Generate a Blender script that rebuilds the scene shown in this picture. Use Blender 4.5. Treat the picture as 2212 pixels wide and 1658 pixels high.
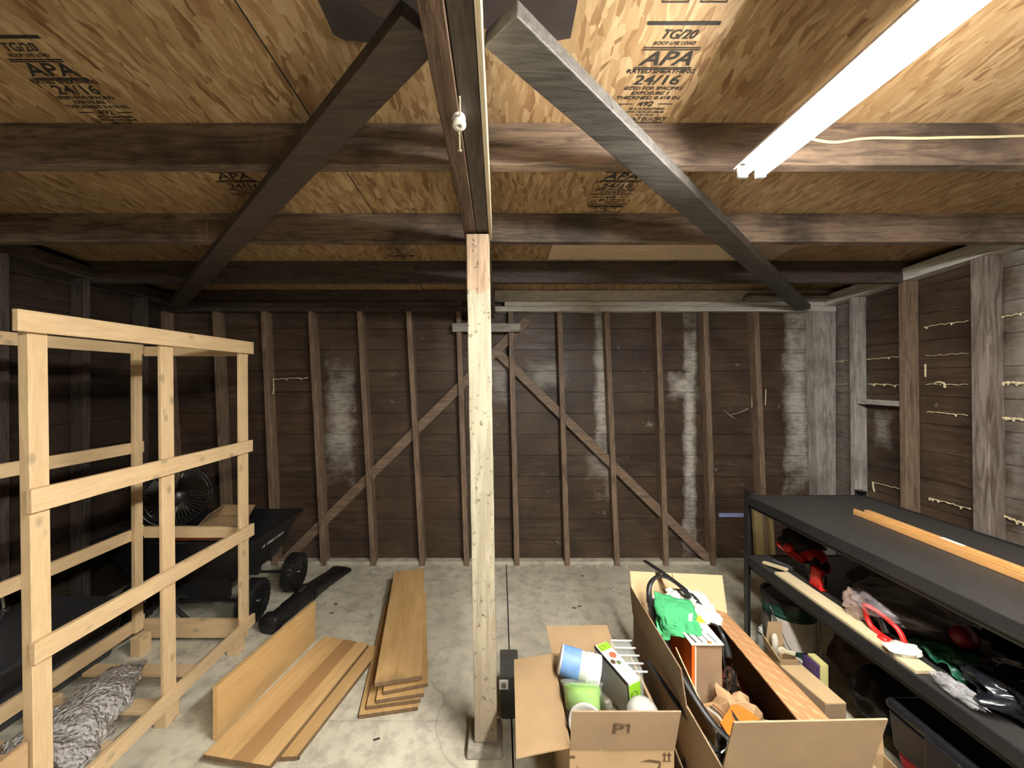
import bpy, bmesh, math, random
from mathutils import Vector, Matrix, noise
random.seed(7)
for o in list(bpy.data.objects): bpy.data.objects.remove(o)
S = bpy.context.scene
COL = S.collection
# ------------------------------------------------------------------ camera, world, lights, exposure
EYE, FPX = 1.5, 831.0
cd = bpy.data.cameras.new('camera'); cam = bpy.data.objects.new('camera', cd); COL.objects.link(cam)
cam.location = (0, 0, EYE); cam.rotation_euler = (math.pi/2, 0, 0)
cd.sensor_width = 36; cd.lens = FPX/2212*36; cd.shift_x = 26/2212; cd.shift_y = -9/2212
cd.clip_start = .02; S.camera = cam
S.cycles.max_bounces = 6; S.cycles.diffuse_bounces = 3; S.cycles.glossy_bounces = 3; S.cycles.transmission_bounces = 3; S.cycles.transparent_max_bounces = 8; S.cycles.volume_bounces = 0
S.cycles.caustics_reflective = False; S.cycles.caustics_refractive = False; S.cycles.use_adaptive_sampling = True; S.cycles.adaptive_threshold = .03; S.cycles.use_denoising = True
W = bpy.data.worlds.new('world'); S.world = W; W.use_nodes = True
W.node_tree.nodes['Background'].inputs[0].default_value = (.6, .55, .5, 1)
W.node_tree.nodes['Background'].inputs[1].default_value = .0
S.view_settings.view_transform = 'Standard'; S.view_settings.look = 'None'
S.view_settings.gamma = 1; S.view_settings.use_curve_mapping = False
S.view_settings.exposure = 2.72
LAMP_STRENGTH = 50.0          # emission of the LED tubes (built further down with their fixtures)
LAMP_COLOR = (1.0, .955, .88)

# ------------------------------------------------------------------ node helpers / materials
def C4(c): return (c[0], c[1], c[2], 1)
class NT:
    def __init__(s, name):
        m = bpy.data.materials.new(name); m.use_nodes = True
        s.m = m; s.t = m.node_tree; s.b = s.t.nodes['Principled BSDF']
    def n(s, typ, ins=None, **kw):
        nd = s.t.nodes.new(typ)
        for k, v in kw.items(): setattr(nd, k, v)
        for k, v in (ins or {}).items(): s.put(nd.inputs[k], v)
        return nd
    def put(s, sock, v):
        if isinstance(v, bpy.types.NodeSocket): s.t.links.new(v, sock)
        elif isinstance(v, bpy.types.Node): s.t.links.new(v.outputs[0], sock)
        else: sock.default_value = v
    def math(s, op, a, b=0.0, c=0.0, clamp=False):
        nd = s.n('ShaderNodeMath', operation=op, use_clamp=clamp)
        s.put(nd.inputs[0], a); s.put(nd.inputs[1], b); s.put(nd.inputs[2], c)
        return nd.outputs[0]
    def mix(s, f, a, b, mode='MIX'):
        nd = s.n('ShaderNodeMix', data_type='RGBA', blend_type=mode)
        s.put(nd.inputs[0], f)
        s.put(nd.inputs[6], C4(a) if isinstance(a, tuple) and len(a) == 3 else a)
        s.put(nd.inputs[7], C4(b) if isinstance(b, tuple) and len(b) == 3 else b)
        return nd.outputs[2]
    def ramp(s, f, stops):
        nd = s.n('ShaderNodeValToRGB'); s.put(nd.inputs[0], f)
        e = nd.color_ramp.elements
        while len(e) < len(stops): e.new(.5)
        for el, (p, c) in zip(e, stops):
            el.position = p; el.color = C4(c) if not isinstance(c, (int, float)) else (c, c, c, 1)
        return nd.outputs[0]
    def coords(s, scale=(1, 1, 1), rot=(0, 0, 0), rand=False):
        tc = s.n('ShaderNodeTexCoord').outputs['Object']
        if rand:
            r = s.n('ShaderNodeObjectInfo').outputs['Random']
            cb = s.n('ShaderNodeCombineXYZ', {0: s.math('MULTIPLY', r, 13.7), 1: s.math('MULTIPLY', r, 31.1), 2: s.math('MULTIPLY', r, 7.3)})
            tc = s.n('ShaderNodeVectorMath', {0: tc, 1: cb.outputs[0]}, operation='ADD').outputs[0]
        mp = s.n('ShaderNodeMapping', {'Vector': tc, 'Scale': scale, 'Rotation': rot})
        return mp.outputs[0]
    def noise(s, v, scale, detail=4, rough=.5, dist=0):
        detail = min(detail, 4)
        return s.n('ShaderNodeTexNoise', {'Vector': v, 'Scale': scale, 'Detail': detail, 'Roughness': rough, 'Distortion': dist}).outputs[0]
    def bump(s, h, strength=.3, dist=.005):
        b = s.n('ShaderNodeBump', {'Height': h, 'Strength': strength, 'Distance': dist})
        s.t.links.new(b.outputs[0], s.b.inputs['Normal'])
    def base(s, c, rough=.6, metal=0):
        s.put(s.b.inputs['Base Color'], C4(c) if isinstance(c, tuple) and len(c) == 3 else c)
        s.put(s.b.inputs['Roughness'], rough); s.put(s.b.inputs['Metallic'], metal)
        return s

MAT = {}
def plain(name, c, rough=.6, metal=0, var=.12, bump=0, scale=30):
    if name in MAT: return MAT[name]
    t = NT(name); v = t.coords(rand=True)
    f = t.noise(v, scale, 4)
    lo = tuple(x*(1-var) for x in c); hi = tuple(min(1, x*(1+var)) for x in c)
    t.base(t.ramp(f, [(.3, lo), (.7, hi)]), rough, metal)
    if bump: t.bump(f, bump, .003)
    MAT[name] = t.m; return t.m

AX = {'x': (1, 9, 9), 'y': (9, 1, 9), 'z': (9, 9, 1)}
def wood(name, dark, light, axis='x', scale=6, rough=.6, knots=.0, contrast=1.0, bump=.25, stain=None, spec=None):
    key = name+'_'+axis
    if key in MAT: return MAT[key]
    t = NT(key); sc = AX[axis]
    v = t.coords(scale=sc, rand=True)
    g = t.noise(v, scale, 6, .62, 1.4)
    fine = t.noise(v, scale*6, 3, .6)
    col = t.ramp(g, [(.5-.22/contrast, dark), (.5+.2/contrast, light)])
    col = t.mix(t.math('MULTIPLY', fine, .35), col, tuple(x*.55 for x in dark), 'MIX')
    if knots:
        kv = t.coords(scale=tuple(1.0 if s == 1 else 1.6 for s in sc), rand=True)
        vo = t.n('ShaderNodeTexVoronoi', {'Vector': kv, 'Scale': 8.0}).outputs['Distance']
        k = t.ramp(vo, [(.08, 1.0), (.2, 0.0)])
        col = t.mix(t.math('MULTIPLY', k, knots), col, tuple(x*.42 for x in light))
    if stain:
        sv = t.coords(rand=True)
        s1 = t.noise(sv, stain[1], 4, .6)
        col = t.mix(t.math('MULTIPLY', t.ramp(s1, [(.48, 0.0), (.66, 1.0)]), stain[2]), col, stain[0])
    t.base(col, rough)
    if spec is not None: t.b.inputs['Specular IOR Level'].default_value = spec
    t.bump(t.math('ADD', g, t.math('MULTIPLY', fine, .5)), bump, .003)
    MAT[key] = t.m; return t.m

def clear(name, c=(.9, .93, .95), rough=.12, alpha=.3, bump=.6, scale=30):
    if name in MAT: return MAT[name]
    t = NT(name); v = t.coords()
    t.base(c, rough); t.b.inputs['Alpha'].default_value = alpha
    t.b.inputs['Specular IOR Level'].default_value = .9
    if bump: t.bump(t.noise(v, scale, 3, .6, 1), bump, .01)
    MAT[name] = t.m; return t.m

# ------------------------------------------------------------------ mesh helpers (world coordinates; origins fixed on linking)
def BM(): return bmesh.new()
def hexa(bm, v8):
    v = [bm.verts.new(p) for p in v8]
    for f in ((0,3,2,1), (4,5,6,7), (0,1,5,4), (1,2,6,5), (2,3,7,6), (3,0,4,7)): bm.faces.new([v[i] for i in f])
def bx(bm, x0, x1, y0, y1, z0, z1, dz=0.0):
    """box; dz = extra height at y1 (slope along y)"""
    hexa(bm, [(x0,y0,z0),(x1,y0,z0),(x1,y1,z0+dz),(x0,y1,z0+dz),(x0,y0,z1),(x1,y0,z1),(x1,y1,z1+dz),(x0,y1,z1+dz)])
def bar(bm, p, q, w, h, side=None, sub=1, wob=0.0):
    """bar from p to q; w across 'side' direction, h across the other"""
    p, q = Vector(p), Vector(q); d = (q-p).normalized()
    s = Vector(side) if side else (Vector((0,0,1)).cross(d) if abs(d.z) < .95 else Vector((1,0,0)))
    s = (s - d*s.dot(d)).normalized(); u = d.cross(s).normalized()
    rings = []
    for i in range(sub+1):
        c = p.lerp(q, i/sub)
        if wob and 0 < i < sub: c = c + s*random.uniform(-wob, wob) + u*random.uniform(-wob, wob)*.5
        rings.append([bm.verts.new(c+s*a*w/2+u*b*h/2) for a, b in ((-1,-1),(1,-1),(1,1),(-1,1))])
    for a, b in zip(rings, rings[1:]):
        for i in range(4): bm.faces.new((a[i], a[(i+1)%4], b[(i+1)%4], b[i]))
    bm.faces.new(rings[0][::-1]); bm.faces.new(rings[-1])
def slab(bm, a, b, c, d, t):
    a, b, c, d = map(Vector, (a, b, c, d)); n = (b-a).cross(d-a).normalized()*t
    hexa(bm, [a, b, c, d, a+n, b+n, c+n, d+n])
def smooth_path(pts, n=6):
    pts = [Vector(p) for p in pts]
    P = [pts[0]*2-pts[1]] + pts + [pts[-1]*2-pts[-2]]; out = []
    for i in range(1, len(P)-2):
        for k in range(n):
            t = k/n; a, b, c, d = P[i-1], P[i], P[i+1], P[i+2]
            out.append(.5*((2*b)+(c-a)*t+(2*a-5*b+4*c-d)*t*t+(3*b-a-3*c+d)*t**3))
    out.append(pts[-1]); return out
def tube(bm, pts, r, n=8, flat=1.0, up=(0,0,1), smooth=5):
    P = smooth_path(pts, smooth) if smooth > 1 and len(pts) > 2 else [Vector(p) for p in pts]
    rings = []
    for i, c in enumerate(P):
        d = (P[min(i+1, len(P)-1)]-P[max(i-1, 0)]).normalized()
        s = d.cross(Vector(up))
        if s.length < .05: s = d.cross(Vector((1, 0, .1)))
        s.normalize(); u = s.cross(d)
        rr = r(i/(len(P)-1)) if callable(r) else r
        rings.append([bm.verts.new(c + s*math.cos(2*math.pi*k/n)*rr + u*math.sin(2*math.pi*k/n)*rr*flat) for k in range(n)])
    for a, b in zip(rings, rings[1:]):
        for k in range(n): bm.faces.new((a[k], a[(k+1)%n], b[(k+1)%n], b[k]))
    bm.faces.new(rings[0][::-1]); bm.faces.new(rings[-1])
def lathe(bm, prof, origin=(0,0,0), axis=(0,0,1), n=24, closed=False):
    ax = Vector(axis).normalized(); s = ax.orthogonal().normalized(); u = ax.cross(s); o = Vector(origin)
    rings = [[bm.verts.new(o+ax*z+(s*math.cos(2*math.pi*k/n)+u*math.sin(2*math.pi*k/n))*max(r, 1e-4)) for k in range(n)] for r, z in prof]
    if closed: rings.append(rings[0])
    for a, b in zip(rings, rings[1:]):
        for k in range(n): bm.faces.new((a[k], a[(k+1)%n], b[(k+1)%n], b[k]))
    if not closed:
        bm.faces.new(rings[0][::-1]); bm.faces.new(rings[-1])
def grid(bm, fn, nu, nv):
    V = [[bm.verts.new(fn(i/nu, j/nv)) for j in range(nv+1)] for i in range(nu+1)]
    for i in range(nu):
        for j in range(nv): bm.faces.new((V[i][j], V[i+1][j], V[i+1][j+1], V[i][j+1]))
def blob(bm, c, r, amp=.25, fr=3.0, seg=28, seed=0, squash=None):
    """crumpled soft lump"""
    c = Vector(c); o = Vector((seed*3.1, seed*1.7, seed))
    def f(u, v):
        th, ph = u*2*math.pi, (v-.5)*math.pi
        d = Vector((math.cos(th)*math.cos(ph), math.sin(th)*math.cos(ph), math.sin(ph)))
        k = 1+amp*noise.noise(d*fr+o)*1.6+amp*.6*abs(noise.noise(d*fr*2.3+o))
        p = Vector((d.x*r[0], d.y*r[1], d.z*r[2]))*k
        if squash is not None: p.z = max(p.z, squash)
        return c+p
    grid(bm, f, seg, seg//2)
    bmesh.ops.remove_doubles(bm, verts=bm.verts, dist=1e-5)

def tag(o, label=None, cat=None, group=None, kind=None):
    if label: o['label'] = label
    if cat: o['category'] = cat
    if group: o['group'] = group
    if kind: o['kind'] = kind
    return o
def thing(name, label, cat, loc, group=None):
    o = bpy.data.objects.new(name, None); COL.objects.link(o); o.location = loc
    o.empty_display_size = .1
    return tag(o, label, cat, group)
def wloc(o):
    v = Vector(o.location)
    while o.parent: o = o.parent; v += o.location
    return v
def mk(name, bm, m, parent=None, bevel=0, smooth=False, solid=0, mods=None):
    bmesh.ops.recalc_face_normals(bm, faces=bm.faces)
    if smooth:
        for e_ in bm.edges:
            if len(e_.link_faces) == 2 and e_.calc_face_angle(0) > 1.0: e_.smooth = False
    me = bpy.data.meshes.new(name)
    co = [v.co for v in bm.verts]
    lo = Vector([min(c[i] for c in co) for i in range(3)]); hi = Vector([max(c[i] for c in co) for i in range(3)])
    org = Vector(((lo.x+hi.x)/2, (lo.y+hi.y)/2, lo.z))
    bm.transform(Matrix.Translation(-org)); bm.to_mesh(me); bm.free()
    o = bpy.data.objects.new(name, me); COL.objects.link(o)
    o.location = org - (wloc(parent) if parent else Vector((0, 0, 0)))
    o.parent = parent
    for mm in (m if isinstance(m, (list, tuple)) else [m]): me.materials.append(mm)
    if smooth:
        for p in me.polygons: p.use_smooth = True
    if solid:
        md = o.modifiers.new('solidify', 'SOLIDIFY'); md.thickness = solid; md.offset = 0
    if bevel:
        md = o.modifiers.new('bevel', 'BEVEL'); md.width = bevel; md.segments = 2; md.limit_method = 'ANGLE'
    return o
def rotz_bm(bm, deg, about): bm.transform(Matrix.Translation(Vector(about)) @ Matrix.Rotation(math.radians(deg), 4, 'Z') @ Matrix.Translation(-Vector(about)))
def text_bm(body_list, mat4):
    """body_list: (text, x, y, size, shear) flat text; returns bmesh transformed by mat4 (x right, y up of the writing)"""
    bm = BM(); dg = None
    for t in body_list:
        body, x, y, size = t[:4]; sh = t[4] if len(t) > 4 else 0; sx = t[5] if len(t) > 5 else 1
        cu = bpy.data.curves.new('t', 'FONT'); cu.body = body; cu.size = size; cu.align_x = 'CENTER'; cu.shear = sh
        cu.extrude = .0002; cu.offset = size*(.035 if body in ('P1', 'GORILLA CARTS') else .012); cu.resolution_u = 3
        ob = bpy.data.objects.new('t', cu); COL.objects.link(ob)
        bpy.context.view_layer.update()
        me = bpy.data.meshes.new_from_object(ob.evaluated_get(bpy.context.evaluated_depsgraph_get()))
        me.transform(Matrix.Translation((x, y, 0)) @ Matrix.Diagonal((sx, 1, 1, 1)))
        bm.from_mesh(me); bpy.data.objects.remove(ob); bpy.data.meshes.remove(me); bpy.data.curves.remove(cu)
    bm.transform(mat4); return bm
def frame4(o, x, y):
    x, y = Vector(x).normalized(), Vector(y).normalized(); z = x.cross(y)
    return Matrix(((x.x, y.x, z.x, o[0]), (x.y, y.y, z.y, o[1]), (x.z, y.z, z.z, o[2]), (0, 0, 0, 1)))

# ------------------------------------------------------------------ surface materials
def osb_material():
    t = NT('osb_flakes')
    cols = None; tot = None
    base = t.coords()
    warp = t.n('ShaderNodeVectorMath', {0: base, 1: t.n('ShaderNodeVectorMath', {0: t.n('ShaderNodeTexNoise', {'Vector': base, 'Scale': 5.0, 'Detail': 3}).outputs['Color'], 1: (.05, .05, 0)}, operation='MULTIPLY').outputs[0]}, operation='ADD').outputs[0]
    layers = []
    for i, (rot, sx, sy) in enumerate(((.22, 9, 42), (-.30, 8, 38), (.85, 14, 55), (.08, 12, 60), (-.75, 13, 50), (-.15, 17, 75))):
        mp = t.n('ShaderNodeMapping', {'Vector': warp, 'Rotation': (0, 0, rot+1.57*0), 'Scale': (sy, sx, 1), 'Location': (i*3.3, i*1.7, 0)}).outputs[0]
        vo = t.n('ShaderNodeTexVoronoi', {'Vector': mp, 'Scale': 1.0, 'Randomness': 1.0})
        r = t.n('ShaderNodeSeparateColor', {0: vo.outputs['Color']})
        c = t.ramp(r.outputs[0], [(0, (.17, .085, .035)), (.10, (.27, .155, .07)), (.30, (.37, .24, .118)), (.65, (.44, .30, .155)), (1, (.57, .425, .25))])
        layers.append((c, r.outputs[1], vo.outputs['Distance']))
    col, _, d0 = layers[0]; hgt = layers[0][1]
    for c, g, d in layers[1:]:
        sel = t.math('GREATER_THAN', g, .58)
        col = t.mix(sel, col, c)
        hgt = t.n('ShaderNodeMix', {0: sel, 2: hgt, 3: g}).outputs[0]
    fib = t.noise(t.coords(scale=(60, 14, 1), rot=(0, 0, .3)), 3, 4, .7)
    col = t.mix(t.math('MULTIPLY', t.ramp(fib, [(.4, 0.0), (.7, 1.0)]), .28), col, (.25, .12, .04))
    patch = t.noise(base, 2.2, 3)
    col = t.mix(t.ramp(patch, [(.35, .35), (.65, 0.0)]), col, (.30, .17, .075))
    t.base(col, .55); t.bump(layers[1][1], .4, .003)
    return t.m

def wallboard_material(name, patches, seed=0):
    """dark stained horizontal boards with whitewash remains and painted lamp-reflection streaks; patches: (axis coordinate, half width, z centre, z half height, strength)"""
    t = NT(name); tc = t.n('ShaderNodeNewGeometry').outputs['Position']
    sep = t.n('ShaderNodeSeparateXYZ', {0: tc})
    ax = sep.outputs[0] if name != 'wall_boards_right' else sep.outputs[1]
    z = sep.outputs[2]
    v = t.n('ShaderNodeMapping', {'Vector': tc, 'Scale': (1.2, 1.2, 14) }).outputs[0]
    g = t.noise(v, 3, 6, .65, .6)
    row = t.math('FLOOR', t.math('DIVIDE', z, .175))
    rr = t.n('ShaderNodeTexWhiteNoise', {'W': row}, noise_dimensions='1D').outputs[0]
    col = t.ramp(g, [(.25, (.040, .026, .017)), (.5, (.080, .054, .036)), (.8, (.16, .115, .08))])
    col = t.mix(t.math('MULTIPLY', rr, .5), col, (.085, .048, .026))
    blot = t.noise(tc, 3.2, 4, .6)
    col = t.mix(t.ramp(blot, [(.35, .65), (.6, 0.0)]), col, (.022, .015, .011))
    breakup = t.noise(t.n('ShaderNodeMapping', {'Vector': tc, 'Scale': (6, 6, 26)}).outputs[0], 2, 5, .7)
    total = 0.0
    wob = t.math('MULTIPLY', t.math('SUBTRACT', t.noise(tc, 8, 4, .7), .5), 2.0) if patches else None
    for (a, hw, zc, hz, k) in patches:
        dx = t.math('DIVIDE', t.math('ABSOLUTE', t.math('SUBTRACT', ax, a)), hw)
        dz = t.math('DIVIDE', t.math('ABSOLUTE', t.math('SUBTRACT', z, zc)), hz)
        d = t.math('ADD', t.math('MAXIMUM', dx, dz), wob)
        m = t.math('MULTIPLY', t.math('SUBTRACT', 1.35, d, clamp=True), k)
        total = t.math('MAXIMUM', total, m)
    mask = t.math('MULTIPLY', total, t.ramp(breakup, [(.28, .35), (.55, 1.0)]))
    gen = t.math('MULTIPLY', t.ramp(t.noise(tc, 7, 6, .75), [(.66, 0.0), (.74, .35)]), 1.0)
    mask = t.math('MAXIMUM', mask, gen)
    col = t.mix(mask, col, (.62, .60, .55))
    if name == 'wall_boards_left': col = t.mix(.6, col, (.012, .009, .007))  # left wall boards darkened in colour to stand in for shade
    t.base(col, t.ramp(g, [(.3, .38), (.7, .6)]))
    t.bump(g, .35, .004)
    return t.m

def concrete():
    t = NT('concrete_floor'); v = t.coords()
    a = t.noise(v, 2.2, 6, .6); b = t.noise(v, 14, 5, .65); c = t.noise(v, 90, 3)
    col = t.ramp(a, [(.3, (.50, .475, .365)), (.5, (.67, .64, .505)), (.7, (.78, .75, .60))])
    col = t.mix(t.ramp(b, [(.36, .55), (.55, 0.0)]), col, (.30, .28, .225))
    col = t.mix(t.ramp(b, [(.60, 0.0), (.75, .5)]), col, (.70, .67, .56))
    col = t.mix(t.math('MULTIPLY', c, .25), col, (.26, .24, .20))
    cr = t.n('ShaderNodeTexVoronoi', {'Vector': t.n('ShaderNodeVectorMath', {0: v, 1: t.n('ShaderNodeVectorMath', {0: t.n('ShaderNodeTexNoise', {'Vector': v, 'Scale': 3.0}).outputs['Color'], 1: (.5, .5, 0)}, operation='MULTIPLY').outputs[0]}, operation='ADD').outputs[0], 'Scale': .55}, feature='DISTANCE_TO_EDGE').outputs['Distance']
    col = t.mix(t.ramp(cr, [(.001, .35), (.0035, 0.0)]), col, (.09, .08, .065))
    t.base(col, .78); t.bump(t.math('ADD', b, t.math('MULTIPLY', c, .4)), .25, .004)
    return t.m

M_OSB = osb_material()
M_CON = concrete()
DK = dict(dark=(.035, .027, .023), light=(.12, .09, .075))
def dark_wood(axis): return wood('sooty_shaded_timber', DK['dark'], DK['light'], axis, 4, .62, 0, 1.0, .4)  # sooty timber, also used where shade is put into the colour
def joist_wood(axis): return wood('joist_timber', (.07, .048, .036), (.34, .24, .17), axis, 4, .6, 0, 1.1, .4, stain=((.02, .016, .015), 2.6, .75))
def stud_wood(axis): return wood('stud_timber', (.11, .072, .048), (.36, .255, .175), axis, 4, .55, 0, 1.0, .35)
def grey_wood(axis): return wood('grey_timber', (.22, .21, .19), (.66, .64, .59), axis, 4, .5, 0, 1.1, .35, stain=((.14, .12, .105), 4, .55))
def pale_plate(axis): return wood('pale_plate', (.45, .44, .40), (.85, .83, .78), axis, 4, .45, 0, 1.0, .3)
def pine(axis): return wood('crate_pine', (.62, .43, .23), (.84, .64, .38), axis, 4, .6, .8, .8, .15)
def oak(axis): return wood('shelf_board_wood', (.56, .34, .13), (.74, .50, .23), axis, 3, .45, 0, .8, .1)
PAPER = plain('white_paper', (.82, .82, .78), .6, var=.03)
BLACK = plain('black_plastic', (.012, .012, .013), .38, var=.3)
BLACKM = plain('black_powdercoat', (.016, .016, .017), .42, var=.2, bump=.1, scale=200)
STEEL = plain('bright_steel', (.55, .55, .56), .3, 1)
CARD = plain('cardboard_tan', (.37, .25, .13), .75, var=.08, scale=8)
CARDD = plain('cardboard_brown', (.29, .195, .115), .75, var=.08, scale=8)
CARDL = plain('cardboard_pale', (.60, .43, .235), .75, var=.06, scale=8)
INK = plain('black_ink', (.02, .018, .016), .7, var=.1)
INKB = plain('brown_ink', (.10, .055, .022), .7, var=.1)
RUBBER = plain('black_rubber', (.013, .013, .013), .45, var=.3, bump=.2, scale=60)
RED = plain('red_plastic', (.62, .022, .018), .32, var=.08)
ORANGE = plain('orange_card', (.86, .17, .02), .5, var=.05)
FOAM = plain('cured_foam', (.72, .63, .40), .7, var=.12, bump=.5, scale=50)

# ------------------------------------------------------------------ room shell
XL, XR, YB, YF = -2.73, 2.71, 3.19, -2.6     # board planes; camera stands at y=0
SI = .09                                     # stud depth
def RZ(y): return 2.448-.07*y                # underside of the roof deck
PZ = lambda y: RZ(y)-.14                     # underside of joists
def planks(bm, fixed, u0, u1, zt, axis, h=.175, t=.018, out=1):
    z = 0.0; k = 0
    while z < zt(u0)-.01 or z < zt(u1)-.01:
        off = random.uniform(-.002, .002)
        a0, a1 = min(z+h-.003, max(zt(u0), z+.01)), min(z+h-.003, max(zt(u1), z+.01))
        f0, f1 = fixed+off, fixed+off+t*out
        if axis == 'x': v = [(u0,f0,z),(u1,f0,z),(u1,f1,z),(u0,f1,z),(u0,f0,a0),(u1,f0,a1),(u1,f1,a1),(u0,f1,a0)]
        else: v = [(f0,u0,z),(f0,u1,z),(f1,u1,z),(f1,u0,z),(f0,u0,a0),(f0,u1,a1),(f1,u1,a1),(f1,u0,a0)]
        hexa(bm, v); z += h; k += 1
    # sheathing paper behind the gaps
    if axis == 'x': bx(bm, u0, u1, *( (fixed+t*1.05, fixed+t*1.05+.02) if out > 0 else (fixed-t*1.05-.02, fixed-t*1.05)), 0, max(zt(u0), zt(u1)))
    else:
        f0, f1 = sorted((fixed+out*t*1.05, fixed+out*(t*1.05+.02)))
        bx(bm, f0, f1, u0, u1, 0, zt(u0), zt(u1)-zt(u0))
bm = BM()
for xa, xb in ((XL-.1, .048), (.055, XR+.1)):
    for ya, yb in ((YF-.1, 1.690), (1.694, YB+.1)): bx(bm, xa, xb, ya, yb, -.10, 0)
bx(bm, XL-.1, XR+.1, YF-.1, YB+.1, -.13, -.101)
floor = tag(mk('floor', bm, M_CON), 'stained grey concrete floor slab with a saw joint', kind='structure')

bm = BM(); bx(bm, XL-.1, XR+.1, YF-.1, YB+.1, RZ(YF-.1), RZ(YF-.1)+.02, RZ(YB+.1)-RZ(YF-.1))
ceiling = tag(mk('ceiling', bm, M_OSB), 'sloping roof deck of oriented strand board with ink stamps', kind='structure')
for jy in (-2.375, -1.765, -1.155, -.545, .065, .675, 1.285, 1.885, 2.50):
    bm = BM(); v = RZ(jy); bx(bm, XL, XR, jy, jy+.04, v-.14, v, -.0028)
    mk('joist', bm, dark_wood('x') if jy == 2.50 else joist_wood('x'), ceiling, bevel=.002)
bm = BM(); bx(bm, .30, 1.72, 2.20, 2.43, RZ(2.2)-.019, RZ(2.2)-.001, -.07*.23)
o = mk('patch_board', bm, wood('pale_patch_wood', (.58, .43, .30), (.78, .62, .46), 'x', 4, .6), ceiling); o['label'] = 'pale new board nailed under the strand board'

def stamp(cx, cy0, full=True, name='ink_stamp'):
    """grade stamp printed on the deck; writing runs +x, its top towards the camera"""
    L = [('TG/20', 0, -.005, .034, .3), ('ROOF LIVE LOAD', 0, -.022, .014, .2), ('APA', 0, -.082, .06, .25, 1.25), ('RATED SHEATHING', 0, -.108, .019, .1, 1.15),
         ('24/16', 0, -.146, .045, .1, 1.3), ('SIZED FOR SPACING', 0, -.165, .017, .1, 1.1), ('EXPOSURE 1', 0, -.183, .017, .1, 1.2), ('THICKNESS 0.418 IN.', 0, -.201, .018, .1, 1.2),
         ('492', 0, -.228, .027, .1, 1.2), ('PS 2-10 SHEATHING', .012, -.243, .013), ('PRP-108 HUD-UM-40', .012, -.256, .013), ('PR-E719-SE', .012, -.269, .013),
         ('7/16 CATEGORY', 0, -.289, .021, .1, 1.2), ('CONSTRUCTION SHEATHING', 0, -.309, .012), ('SPAN RATING 24/16', 0, -.322, .012), ('11 MM', 0, -.334, .012), ('CSA O325-07', 0, -.346, .013)]
    if full: L += [('W', -.045, .095, .045, .1, 1.1), ('A', .045, .095, .045, .1, 1.1)]
    z = RZ(cy0)-.0015
    m4 = frame4((cx, cy0, z), (1, 0, 0), (0, -1, .07))
    b = text_bm(L, m4)
    def line(x0, x1, y, w):
        c = [m4 @ Vector(p) for p in ((x0, y-w/2, 0), (x1, y-w/2, 0), (x1, y+w/2, 0), (x0, y+w/2, 0))]
        slab(b, *c, .0003)
    for x0, x1, y, w in ((-.09, .09, .035, .009), (-.075, .075, -.030, .003), (-.075, .075, -.036, .003), (-.08, .08, -.090, .003), (-.08, .08, -.095, .003),
                         (-.085, -.04, -.219, .003), (.04, .085, -.219, .003), (-.085, .085, -.296, .003), (-.085, .085, -.301, .003), (-.085, .085, -.352, .003)): line(x0, x1, y, w)
    for k in range(16):
        a, c = 2*math.pi*k/16, 2*math.pi*(k+1)/16
        p = [m4 @ Vector((-.068+r*math.cos(w), -.258+r*math.sin(w), 0)) for r, w in ((.011, a), (.013, a), (.013, c), (.011, c))]
        slab(b, *p, .0003)
    line(-.078, -.058, -.258, .002)
    if full:
        for s in (-1, 1):
            x = .045*s
            for x0, x1, y, w in ((x-.032, x+.032, .137, .003), (x-.032, x+.032, .085, .003)): line(x0, x1, y, w)
            line(x-.032, x-.029, .111, .052); line(x+.029, x+.032, .111, .052)
    return mk(name, b, INK, ceiling)
stamp(.455, .985); stamp(.50, 1.52, True); stamp(-1.27, 1.02, False); stamp(-1.10, 1.52, True); stamp(-.62, 2.12, False)
# seam between deck sheets
bm = BM(); bx(bm, -.62, -.616, YF, YB, RZ(YF)-.0015, RZ(YF)+.001, RZ(YB)-RZ(YF)); mk('sheet_seam', bm, INK, ceiling)
# torn roofing felt above the beam
bm = BM()
def felt(u, v):
    x = -.42+.60*u; y = .55+.42*v
    if v > .99: y += .025*math.sin(u*9)+.012*noise.noise(Vector((u*14, 0, 0)))
    return (x, y, RZ(y)-.009-.004*math.sin(u*6))
grid(bm, felt, 24, 6)
tag(mk('roofing_felt', bm, plain('tar_felt', (.045, .033, .028), .8, var=.3, scale=9), solid=.003), 'torn dark roofing felt above the centre beam', 'roofing felt')

# back wall
def px(x, Y): return (x-1080)*Y/FPX
def pz(y, Y): return EYE-(y-820)*Y/FPX
Yf = YB-SI
bp = [(px(735, YB), .09, pz(905, YB), .40, .6), (px(1300, YB), .05, pz(830, YB), .62, .95), (px(1490, YB), .045, pz(930, YB), .85, .95), (px(1475, YB), .10, pz(832, YB), .09, .9),  # tall narrow entries paint lamp reflection streaks; the shorter ones are whitewash
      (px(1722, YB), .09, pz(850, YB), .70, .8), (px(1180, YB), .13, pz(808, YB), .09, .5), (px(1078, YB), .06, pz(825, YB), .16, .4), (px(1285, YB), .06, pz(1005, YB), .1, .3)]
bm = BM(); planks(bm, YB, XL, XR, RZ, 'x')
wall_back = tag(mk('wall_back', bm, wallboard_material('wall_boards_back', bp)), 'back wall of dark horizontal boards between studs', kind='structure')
PLB = pz(672, Yf)     # underside of back plate ~2.05
xs = [(230, 262), (350, 380), (463, 487), (568, 592), (670, 698), (776, 806), (882, 912), (990, 1008), (1103, 1117), (1209, 1226), (1311, 1334), (1422, 1440), (1525, 1543), (1634, 1656)]
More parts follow.
